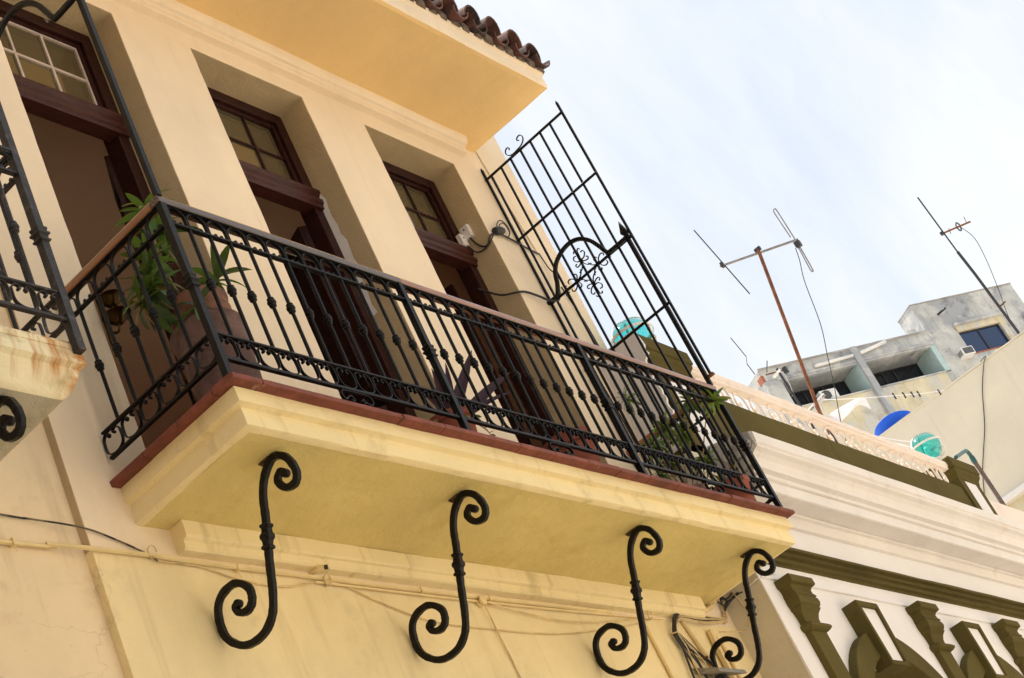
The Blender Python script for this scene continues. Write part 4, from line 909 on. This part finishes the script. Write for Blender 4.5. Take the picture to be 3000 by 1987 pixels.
# ================================================================== PLANTS AND POTS ON THE BALCONY
def leaf_mesh(ln, w, droop, fold=.25, n=7):
    vs = []; fs = []
    for i in range(n+1):
        t = i/n; x = ln*(t-.18*droop*t*t); z = -droop*ln*.55*t**1.8; hw = w*.5*(max(.12, math.sin(math.pi*min(1, (t*.86+.12)))**.8) if i < n else .02)
        vs += [(x, -hw, z+hw*fold), (x, 0, z), (x, hw, z+hw*fold)]
    for i in range(n): fs += [(i*3, i*3+1, i*3+4, i*3+3), (i*3+1, i*3+2, i*3+5, i*3+4)]
    me = MB().add(vs, fs).mesh('leaf', True); return me
LM = [leaf_mesh(.21, .046, .5), leaf_mesh(.20, .048, .9), leaf_mesh(.18, .042, .25), leaf_mesh(.18, .042, 1.3)]
def head(root, c, n, ax, rg, sc=1.0, pal=('leaf_dark', 'leaf_mid'), lo=-50, hi=75, dry=0):
    """a rosette of strap leaves round the shoot tip"""
    ax = Vector(ax).normalized(); q = ax.to_track_quat('Z', 'Y')
    for k in range(n):
        az = 2.39996*k+rg.uniform(-.3, .3); el = R(hi+(lo-hi)*(k+.5)/n+rg.uniform(-12, 12))
        rot = (q.to_matrix() @ Matrix.Rotation(az, 3, 'Z') @ Matrix.Rotation(-el, 3, 'Y') @ Matrix.Rotation(rg.uniform(-.5, .5), 3, 'X')).to_euler()
        m_ = 'leaf_dry' if rg.random() < dry else rg.choice(pal)
        o = put('leaf', LM[rg.randrange(4)], m_, root, Vector(c)-ax*.05*(k/n)*sc, rot); s_ = sc*rg.uniform(.75, 1.12); o.scale = (s_, s_, s_)
def stem(root, pts, r=.009): put('stem', MB().tube(smooth(pts, 5), r, 6, lambda t: 1-.35*t), 'stem', root, sm=True)
rg = random.Random(21)
p1 = thing('potted_dracaena', 'tall leafy plant in a big old terracotta jar at the near corner of the balcony', 'potted plant', (.40, -.50, -.02))
put('jar', MB().lathe([(.135, -.02), (.140, .0), (.150, .10), (.160, .25), (.167, .38), (.170, .40), (.168, .415), (.172, .48), (.176, .505), (.183, .520), (.184, .535), (.176, .550), (.150, .565), (.130, .572)], 40, (.40, -.50, 0)), 'jar_clay', p1, sm=True)
put('collar', MB().lathe([(.130, .565), (.137, .575), (.139, .60), (.143, .622), (.147, .628), (.147, .634), (.142, .640), (.140, .66), (.148, .685), (.152, .70), (.148, .712), (.134, .712), (.13, .68)], 40, (.40, -.50, 0)), 'terracotta_old', p1, sm=True); put('soil', MB().lathe([(.128, .66), (.128, .675), (.05, .685)], 20, (.40, -.50, 0)), 'soil', p1)
B = (.40, -.50)
stem(p1, [(.38, -.48, .66), (.36, -.44, .9), (.37, -.43, 1.15), (.38, -.44, 1.33)]); stem(p1, [(.41, -.50, .66), (.44, -.47, .95), (.42, -.42, 1.2), (.43, -.44, 1.28)])
stem(p1, [(.37, -.48, .66), (.27, -.40, .80), (.22, -.38, .9)]); stem(p1, [(.36, -.50, .67), (.24, -.47, .68), (.19, -.45, .78)]); stem(p1, [(.44, -.47, .66), (.56, -.42, .9), (.68, -.44, .98)])
dk = ('leaf_dark', 'leaf_dark', 'leaf_mid')
head(p1, (.37, -.45, 1.36), 16, (-.1, -.3, 1), rg, .95, ('leaf_mid', 'leaf_light', 'leaf_mid')); head(p1, (.46, -.44, 1.26), 20, (.2, -.1, 1), rg, .95, dk, -80, 60); head(p1, (.25, -.41, .90), 24, (-.3, -.2, 1), rg, 1.0, dk, -85, 60, .06)
head(p1, (.17, -.46, .80), 24, (-.5, -.3, .8), rg, 1.0, dk, -85, 60, .08); head(p1, (.10, -.44, .70), 18, (-.6, 0, .5), rg, .95, dk, -80, 50, .12); head(p1, (.30, -.40, 1.05), 18, (-.2, .2, 1), rg, .9, dk, -70, 60)
head(p1, (.70, -.45, 1.0), 18, (.4, -.2, 1), rg, .95, dk, -75, 75, .05); head(p1, (.27, -.60, .60), 12, (-.6, -.5, .3), rg, .75, ('leaf_mid', 'leaf_dark'), -70, 50)

p2 = thing('purple_spiderwort', 'plant with broad purple sword leaves in a low clay pot', 'potted plant', (1.92, -.60, -.02))
put('pot', MB().lathe([(.095, -.018), (.10, .0), (.125, .17), (.13, .20), (.142, .205), (.143, .245), (.125, .25), (.118, .22)], 28, (1.92, -.60, 0)), 'terracotta', p2, sm=True); put('soil', MB().lathe([(.116, .20), (.116, .222), (.04, .23)], 16, (1.92, -.60, 0)), 'soil', p2)
def sword(root, a, b, w, mat, bow):
    a, b = Vector(a), Vector(b); d = b-a; sd_ = d.cross(Vector((-.5, -.75, .1))).normalized(); nn_ = sd_.cross(d).normalized(); vs = []; n = 8
    for i in range(n+1):
        t = i/n; p = a+d*t+nn_*bow*math.sin(math.pi*t); hw = w/2*(1-t)**.55*(.55+.9*t*(1-t)*1.6+.1) if i < n else .001
        vs += [p-sd_*hw+nn_*hw*.35, p, p+sd_*hw+nn_*hw*.35]
    put('leaf', MB().add(vs, [f for i in range(n) for f in ((i*3, i*3+1, i*3+4, i*3+3), (i*3+1, i*3+2, i*3+5, i*3+4))]), mat, root, sm=True)
for b, w, m_ in (((2.476, -.62, .846), .085, 'leaf_purple'), ((2.17, -.60, .70), .06, 'leaf_purple'), ((2.79, -.62, .76), .085, 'leaf_purple'), ((2.70, -.62, .60), .05, 'leaf_purple'), ((1.967, -.62, .60), .07, 'leaf_purple'), ((1.80, -.60, .40), .06, 'leaf_purple'), ((2.2, -.5, .5), .07, 'leaf_purple'), ((2.0, -.45, .62), .07, 'leaf_purple')):
    sword(p2, (1.93+rg.uniform(-.02, .03), -.60+rg.uniform(-.02, .02), .22), b, w, m_, .03)
for k in range(22):
    a = rg.uniform(0, 6.28); o = put('small_leaf', LM[2], rg.choice(('leaf_mid', 'leaf_light', 'leaf_dry')), p2, (1.92+.12*math.cos(a), -.60+.12*math.sin(a), .245-.002*k*(a > 4)), (rg.uniform(-.5, .5), rg.uniform(.1, 1.1), a)); o.scale = (.35, .6, .35)
vine = [(2.03, -.66, .24), (2.08, -.70, .15), (2.10, -.71, .06), (2.14, -.70, .02), (2.22, -.69, .02)]; put('trailing_stem', MB().tube(smooth(vine, 5), .003, 5), 'stem', p2)
for k in range(12): q = smooth(vine, 5)[k+4]; o = put('small_leaf', LM[2], 'leaf_dry', p2, q, (rg.uniform(-1, 1), rg.uniform(-1, 1), rg.uniform(0, 6))); o.scale = (.16, .5, .2)

p3 = thing('empty_clay_pot', 'plain red clay pot standing before the far doorway', 'pot', (3.18, -.55, -.02))
put('pot', MB().lathe([(.10, -.018), (.105, 0), (.135, .26), (.139, .30), (.155, .305), (.157, .375), (.150, .385), (.136, .385), (.13, .34), (.126, .30)], 32, (3.18, -.55, 0)), 'terracotta', p3, sm=True); put('soil', MB().lathe([(.126, .29), (.128, .31), (.05, .315)], 16, (3.18, -.55, 0)), 'soil', p3)

p4 = thing('bushy_dracaena', 'bushy light green plant behind the railing at the far end of the balcony', 'potted plant', (4.55, -.48, -.02))
put('pot', MB().lathe([(.10, -.018), (.12, .12), (.13, .20), (.145, .205), (.145, .24), (.13, .245), (.12, .22)], 28, (4.55, -.48, 0)), 'terracotta_old', p4, sm=True); put('soil', MB().lathe([(.118, .20), (.118, .222), (.04, .23)], 16, (4.55, -.48, 0)), 'soil', p4)
lt = ('leaf_mid', 'leaf_light', 'leaf_mid', 'leaf_dark')
for tip in ((4.42, -.47, 1.02), (4.98, -.80, .88), (4.40, -.50, .62), (4.83, -.55, .76), (4.25, -.52, .36), (4.72, -.50, .82), (4.86, -.60, .50), (4.62, -.45, .55), (4.95, -.66, .98)):
    b0 = Vector((4.55+rg.uniform(-.05, .05), -.48+rg.uniform(-.04, .04), .21)); tv = Vector(tip)
    stem(p4, [b0, b0.lerp(tv, .4)+Vector((.03, .03, -.03)), b0.lerp(tv, .75)+Vector((.02, .02, .03)), tv], .006)
    head(p4, tip, 24, ((tv-b0).x*.8, (tv-b0).y*.8, .5), rg, .62, lt if tip != (4.98, -.80, .88) else ('leaf_light', 'leaf_light', 'leaf_mid'), -70, 70, .04)
p5 = thing('dry_plant_pot', 'red clay bowl with a dried brown plant in the far railing corner', 'potted plant', (4.80, -.66, -.02))
put('pot', MB().lathe([(.10, -.018), (.125, .10), (.14, .18), (.15, .19), (.15, .225), (.136, .23), (.13, .20)], 28, (4.80, -.655, 0)), 'terracotta', p5, sm=True); put('soil', MB().lathe([(.128, .19), (.128, .205), (.04, .21)], 16, (4.80, -.655, 0)), 'soil', p5)
for k in range(46):
    a, e = rg.uniform(0, 6.28), rg.uniform(-.2, 1.4); o = put('dry_leaf', LM[rg.randrange(4)], rg.choice(('dry_plant', 'dry_plant', 'leaf_dry')), p5, (4.80+.09*math.cos(a), -.655+.08*math.sin(a), .22+rg.uniform(0, .08)), (rg.uniform(-.6, .6), -e, a)); s_ = rg.uniform(.3, .65); o.scale = (s_, s_*.8, s_)

# ================================================================== SMALL THINGS ON THE WALLS
sc = thing('wall_sconce', 'old brass wall lamp with two shades half hidden by the railing', 'lamp', (.345, -.03, .9))
put('back_plate', MB().prism([(.318, .76), (.318, 1.14), (.345, 1.16), (.365, 1.14), (.352, .95), (.350, .80), (.335, .75)], 'y', -.012, -.0005, 1), 'brass', sc, bev=.004)
for z, d in ((1.06, .07), (.95, .075)):
    put('arm', MB().tube(smooth([(.338, -.01, z-.05), (.345, -.05, z-.07), (.352, -.065, z-.03)], 4), .007, 6), 'brass', sc)
    put('shade', MB().lathe([(.018, -.03), (.035, -.015), (d*.75, .015), (d, .022), (d*.97, .024), (.03, -.005)], 16, (.355, -.066, z)), 'brass', sc, sm=True)
bx = []
for (x, y, z, lb) in ((4.655, .215, 3.02, 'white junction box on the door frame, nearer of the two'), (4.712, .155, 3.085, 'white junction box on the plaster reveal, the outer of the two')):
    t = thing('junction_box', lb, 'junction box', (x, y, z), 'junction boxes beside the far doorway')
    if y > .2: b0 = (x-.035, x+.035, y-.035, y+.004)
    else: b0 = (x-.035, x+.0065, y-.04, y+.04)
    put('box', MB().box(b0[0], b0[1], b0[2], b0[3], z-.055, z+.055), 'box_white', t, bev=.006)
    put('cover', MB().box(b0[0]-.003, b0[1]+.0 if y > .2 else b0[0], b0[2]-.003 if y > .2 else b0[2]+.004, b0[2] if y > .2 else b0[3]-.004, z-.05, z+.05), 'box_white', t, bev=.003)
    put('screw', MB().lathe([(.007, -.008), (.007, .0)], 8, (b0[0] if y > .2 else b0[0]-.001, b0[2] if y > .2 else (b0[2]+b0[3])/2, z+.02), axis='y' if y > .2 else 'x') if 0 else MB().box((x-.006 if y > .2 else b0[0]-.006), (x+.006 if y > .2 else b0[0]+.001), (b0[2]-.006 if y > .2 else y-.006), (b0[2] if y > .2 else y+.006), z+.012, z+.024), 'dark_steel', t)
def cable(name, pts, r, mat, label, cat='cable', k=5, group=None):
    o = put(name, MB().tube(smooth(pts, k), r, 6), mat, None, sm=True); return tag(o, label, cat, group)
cable('cable', [(4.70, .15, 3.03), (4.705, .12, 2.94), (4.708, .06, 2.88), (4.71, .0, 2.93), (4.76, -.012, 2.96), (4.82, -.013, 2.98), (4.95, -.014, 2.975), (5.21, -.013, 2.935), (5.32, -.013, 2.925)], .007, 'cable_black', 'black cable running from the junction boxes past the wall corner to the grille')
cable('cable', [(4.66, .18, 2.965), (4.70, .16, 2.90), (4.705, .10, 2.87), (4.712, .02, 2.89), (4.75, -.014, 2.945), (4.84, -.02, 2.97), (5.05, -.02, 2.95)], .006, 'cable_black', 'second black cable looping from the lower junction box round the reveal')
cable('cable', [(4.80, -.02, 2.99), (4.86, -.03, 3.08), (4.93, -.03, 3.13), (4.99, -.028, 3.11), (5.0, -.025, 3.04), (4.95, -.02, 2.98)], .0045, 'cable_black', 'upper thin loop of spare black cable beside the grille', 'cable')
cable('cable', [(4.82, -.022, 2.985), (4.87, -.034, 3.06), (4.94, -.036, 3.10), (4.975, -.032, 3.07), (4.98, -.028, 3.02), (4.94, -.022, 2.975)], .0045, 'cable_black', 'lower thin loop of spare black cable beside the grille', 'cable')
knot = MB(); knot.lathe([(.01, -.07), (.03, -.06), (.036, -.02), (.034, .02), (.026, .05), (.008, .06)], 10, (0, 0, 0)); o = put('cable_joint', knot, 'cable_black', None, (4.825, -.03, 2.99), (R(10), R(75), R(5)), sm=True); tag(o, 'black taped cable joint on the wall beside the far doorway', 'cable joint')
cable('cable', [(5.32, -.013, 2.925), (5.33, -.015, 2.86), (5.34, -.02, 2.78), (5.33, -.05, 2.68), (5.20, -.08, 2.50), (5.12, -.10, 2.38)], .005, 'cable_black', 'thin dark cable dropping from the wall joint to the grille arch')
cable('cable', [(4.62, .24, 2.58), (4.66, .12, 2.44), (4.70, .0, 2.385), (4.78, -.02, 2.39), (4.90, -.035, 2.375), (5.0, -.05, 2.35), (5.08, -.075, 2.35), (5.10, -.09, 2.37)], .009, 'cable_black', 'thick black cable sagging from the far doorway to the grille')
cable('cable', [(5.12, -.06, 2.34), (5.16, -.03, 2.1), (5.22, -.012, 1.7), (5.26, -.012, 1.2), (5.25, -.012, .6), (5.26, -.012, .1)], .006, 'cable_black', 'dark cable running down the wall behind the far end of the railing')
cable('cable', [(5.40, -.012, 2.62), (5.47, -.015, 2.30), (5.50, -.013, 1.95), (5.54, -.013, 1.5), (5.52, -.012, 1.27)], .006, 'cable_black', 'dark cable along the outer edge of the end wall strip')
cable('cable', [(5.17, -.006, 4.0), (5.24, -.007, 3.4), (5.31, -.007, 2.95)], .004, 'cable_cream', 'thin cream cable dropping down the wall strip right of the eave')
cable('cable', [(5.70, .10, 1.9), (5.76, .12, 1.6), (5.80, .15, 1.30)], .004, 'dark_steel', 'thin dark wire beside the end of the wall above the pier')
# conduits and wires below the balcony
cable('conduit', [(-4.0, .03, -.40), (-.715, .028, -.402), (-.45, .02, -.392), (-.26, -.014, -.412), (.09, -.018, -.412), (.27, -.018, -.418), (.61, -.018, -.420), (1.1, -.018, -.421), (1.6, -.018, -.424), (2.5, -.018, -.42), (3.1, -.018, -.415), (3.75, -.018, -.41)], .0115, 'conduit', 'long painted conduit running along the wall under the balcony', 'conduit', 4)
cable('conduit', [(1.12, -.016, -.447), (1.9, -.016, -.448), (2.6, -.016, -.444), (3.3, -.016, -.436), (4.0, -.016, -.42), (4.35, -.016, -.41)], .007, 'conduit', 'thin painted conduit just below the long one', 'conduit', 4)
cable('wire', [(-2.2, .03, -.20), (-.665, .034, -.258), (-.5, .03, -.265), (-.255, -.010, -.305), (-.075, -.012, -.351), (.08, -.014, -.41), (.115, -.014, -.436)], .0048, 'cable_old', 'dark old wire drooping across the wall corner to the first ring', 'wire', 6)
cable('wire', [(.115, -.014, -.436), (.375, -.010, -.436), (.585, -.010, -.478), (.876, -.010, -.495), (1.157, -.012, -.44), (1.33, -.012, -.445), (1.54, -.010, -.513), (1.9, -.010, -.60), (2.3, -.01, -.615), (3.1, -.01, -.60), (4.0, -.01, -.47), (4.2, -.012, -.41)], .0042, 'cable_cream', 'long cream wire drooping along the lower wall between the brackets', 'wire', 6)
cable('wire', [(2.44, -.03, -.46), (2.47, -.015, -.62), (2.50, -.008, -.85), (2.53, -.008, -1.3)], .0045, 'cable_cream', 'thin wire dropping from the porcelain insulator down the wall', 'wire')
cable('wire', [(2.44, -.03, -.45), (2.8, -.02, -.49), (3.2, -.02, -.515), (3.7, -.02, -.48), (4.15, -.02, -.415)], .0045, 'cable_cream', 'thin wire from the porcelain insulator to the wall ring', 'wire')
ins = thing('porcelain_insulator', 'small yellow painted porcelain insulator on the lower wall', 'insulator', (2.43, -.03, -.45))
put('body', MB().lathe([(.012, 0), (.026, .002), (.028, .012), (.018, .018), (.018, .026), (.028, .032), (.028, .042), (.02, .046), (.006, .048)], 16, (2.43, 0, -.45), axis='y'), 'conduit', ins, sm=True)
nz = thing('pipe_stub', 'short capped pipe stub poking out below the wall ledge', 'pipe', (1.13, 0, -.40))
put('stub', MB().tube([(1.13, .0, -.385), (1.135, -.05, -.393), (1.15, -.075, -.40)], .016, 9), 'conduit', nz); put('cap', MB().tube([(1.15, -.0755, -.4), (1.158, -.09, -.404)], .012, 8), 'dark_steel', nz)
def wall_ring(x, z, label):
    t = put('wall_ring', MB().tube([(x+.026*math.cos(a*.5236), -.03-.008*math.sin(a*.5236), z+.026*math.sin(a*.5236)) for a in range(12)], .0035, 5).tube([(x, .0, z-.02), (x, -.03, z-.026)], .005, 5), 'cable_cream', None); return tag(t, label, 'ring', 'wire rings on the lower wall')
wall_ring(.085, -.40, 'small wire ring on the lower wall nearest the left corner'); wall_ring(1.20, -.435, 'small wire ring on the lower wall between the first and second brackets'); wall_ring(4.19, -.40, 'small wire ring on the lower wall beside the third bracket'); wall_ring(5.185, -.355, 'small wire ring at the far end of the wire bundle')
for x, z in ((-.62, -.40), (.60, -.425), (1.93, -.425), (2.52, -.425)):
    o = put('pipe_clip', MB().box(x-.005, x+.005, (-.033 if x > 0 else .012), (-.0005 if x > 0 else .044), z-.016, z+.016).tube([(x, -.015 if x > 0 else .02, z-.014), (x+.01, -.02 if x > 0 else .02, z-.05)], .003, 5), 'conduit', None); tag(o, {-.62: 'conduit clip at the far left on the rose wall', .60: 'conduit clip left of the nearest bracket stem', 1.93: 'conduit clip left of the insulator', 2.52: 'conduit clip just right of the insulator'}[x], 'clip', 'conduit clips')
for pts, r, lb in (([(4.10, -.014, -.45), (4.105, -.016, -.70), (4.13, -.016, -1.4)], .013, 'upright painted pipe left of the black cable bundle'),
                   ([(4.60, -.014, -.41), (4.64, -.016, -.545), (4.67, -.016, -.655), (4.70, -.016, -.80), (4.74, -.016, -1.3)], .014, 'upright painted pipe right of the black cable bundle'),
                   ([(4.89, -.018, -.46), (4.868, -.024, -.58), (4.87, -.024, -.82), (4.88, -.024, -1.4)], .024, 'thickest upright painted pipe behind the last bracket'),
                   ([(4.93, -.014, -.47), (4.985, -.016, -.60), (4.99, -.016, -.81), (5.0, -.016, -1.4)], .013, 'upright painted pipe nearest the house corner'),
                   ([(5.20, -.014, -.20), (5.12, -.02, -.25), (4.99, -.02, -.295), (4.88, -.018, -.34), (4.83, -.014, -.40)], .017, 'curved painted pipe bending out of the balcony corner')):
    cable('wall_pipe', pts, r, 'conduit', lb, 'pipe', 6)
names = ('topmost', 'second', 'third', 'middle', 'fifth', 'sixth', 'lowest')
for k in range(7):
    z = -.365-.008*k; j = rg.uniform(-.006, .006)
    cable('bundle_wire', [(4.49, -.03-.004*(k % 3), z-.02), (4.55, -.035-.004*(k % 3), z), (4.82, -.03-.005*(k % 2), z+.006+j-.008*(k > 4)), (5.0, -.03, z+.012-j), (5.19, -.028, -.355-.002*k)], .0045, ('cable_cream', 'cable_black', 'cable_cream')[k % 3], names[k]+' wire of the bundle tied between ring and hook', 'wire', 6, 'wires of the horizontal bundle')
blk = [([(4.50, -.04, -.375), (4.44, -.04, -.42), (4.40, -.038, -.47), (4.375, -.035, -.525), (4.40, -.03, -.60), (4.385, -.025, -.71), (4.36, -.02, -.9), (4.36, -.02, -1.3)], 'leftmost'), ([(4.51, -.045, -.38), (4.45, -.045, -.43), (4.41, -.042, -.47), (4.385, -.04, -.525), (4.43, -.035, -.61), (4.60, -.03, -.69), (4.70, -.025, -.76), (4.8, -.02, -1.0)], 'rightmost'), ([(4.52, -.05, -.385), (4.455, -.045, -.43), (4.39, -.04, -.525), (4.42, -.035, -.62), (4.50, -.03, -.75), (4.53, -.02, -1.0)], 'centre'), ([(4.5, -.04, -.39), (4.43, -.04, -.44), (4.37, -.03, -.53), (4.40, -.03, -.64), (4.44, -.025, -.78), (4.47, -.02, -1.1)], 'second'), ([(4.49, -.035, -.39), (4.42, -.035, -.45), (4.38, -.03, -.53), (4.47, -.03, -.63), (4.62, -.03, -.685), (4.73, -.025, -.80), (4.75, -.02, -1.1)], 'fourth')]
for pts, w_ in blk: cable('hanging_cable', pts, .0075, 'cable_black', w_+' black cable of the bunch fanning down the lower wall', 'cable', 6, 'black cables fanning down the wall')
for x, z, lb in ((4.375, -.527, 'pale wire tie round the top of the black cable bunch'), (4.60, -.69, 'dark wire tie round the rightmost black cable')):
    o = put('wire_tie', MB().tube([(x+.032*math.cos(a*.5236), -.035-.02*math.sin(a*.5236), z+.004*math.sin(a)) for a in range(13)], .0045, 5), 'cable_cream' if x < 4.5 else 'rusty_steel', None); tag(o, lb, 'wire tie')
for pts, m_, lb in (([(5.24, -.02, -.17), (5.25, -.02, -.24), (5.21, -.025, -.33), (5.19, -.028, -.36)], 'cable_cream', 'cream wire dropping from the slab corner to the bundle ring'), ([(5.31, -.03, -.15), (5.26, -.03, -.25), (5.22, -.028, -.345)], 'cable_cream', 'second cream wire dropping from the slab corner'),
                    ([(5.28, -.02, -.15), (5.27, -.02, -.23), (5.23, -.02, -.32)], 'cable_black', 'black wire dropping from the slab corner'), ([(5.20, -.02, -.33), (5.325, -.02, -.24), (5.325, -.12, -.215), (5.325, -.17, -.22)], 'cable_black', 'black wire crossing onto the grey return wall'),
                    ([(5.325, -.11, -.20), (5.325, -.13, -.30), (5.325, -.14, -.38), (5.325, -.10, -.43), (5.325, -.06, -.455), (5.0, -.03, -.47)], 'cable_cream', 'pale twisted wire looping across the return wall'), ([(5.325, -.20, -.22), (5.325, -.30, -.205), (5.42, -.335, -.17), (5.58, -.335, -.16)], 'white_plastic', 'thin white wire running over the corner to the first capital')):
    cable('loose_wire', pts, .0045, m_, lb, 'wire', 6)
tang = ((([(5.22, -.03, -.17), (5.26, -.05, -.21), (5.31, -.07, -.20), (5.325, -.10, -.18)]), 'upper'), (([(5.20, -.03, -.22), (5.25, -.05, -.26), (5.29, -.05, -.21), (5.26, -.03, -.16)]), 'inner'), (([(5.24, -.025, -.30), (5.27, -.045, -.24), (5.325, -.08, -.215), (5.325, -.14, -.205)]), 'lower'))
for pts, w_ in tang: cable('tangled_wire', pts, .007, 'cable_black', w_+' black wire of the small tangle in the corner under the slab end', 'wire', 6, 'tangled wires in the slab corner')
for k in range(4):
    x = 4.40+.035*k; cable('thin_wire', [(4.395+.006*k, -.045, -.53), (x+.03, -.04, -.64), (x+.02+.05*k, -.035, -.76), (x+.05+.05*k, -.03, -1.0)], .004, ('cable_cream', 'cable_black')[k % 2], ('first', 'second', 'third', 'last')[k]+' thin wire hanging among the black cables', 'wire', 5, 'thin wires among the black cables')
hd_ = thing('lamp_hood', 'grey sheet metal hood under the cable bunch at the bottom edge', 'hood', (4.62, -.05, -.8))
put('hood', MB().prism([(-.005, -.755), (-.16, -.84), (-.165, -.87), (-.005, -.80)], 'x', 4.44, 4.79, 2, .0), 'zinc', hd_, bev=.004); put('bracket', MB().box(4.60, 4.64, -.10, -.001, -.92, -.83), 'dark_steel', hd_)
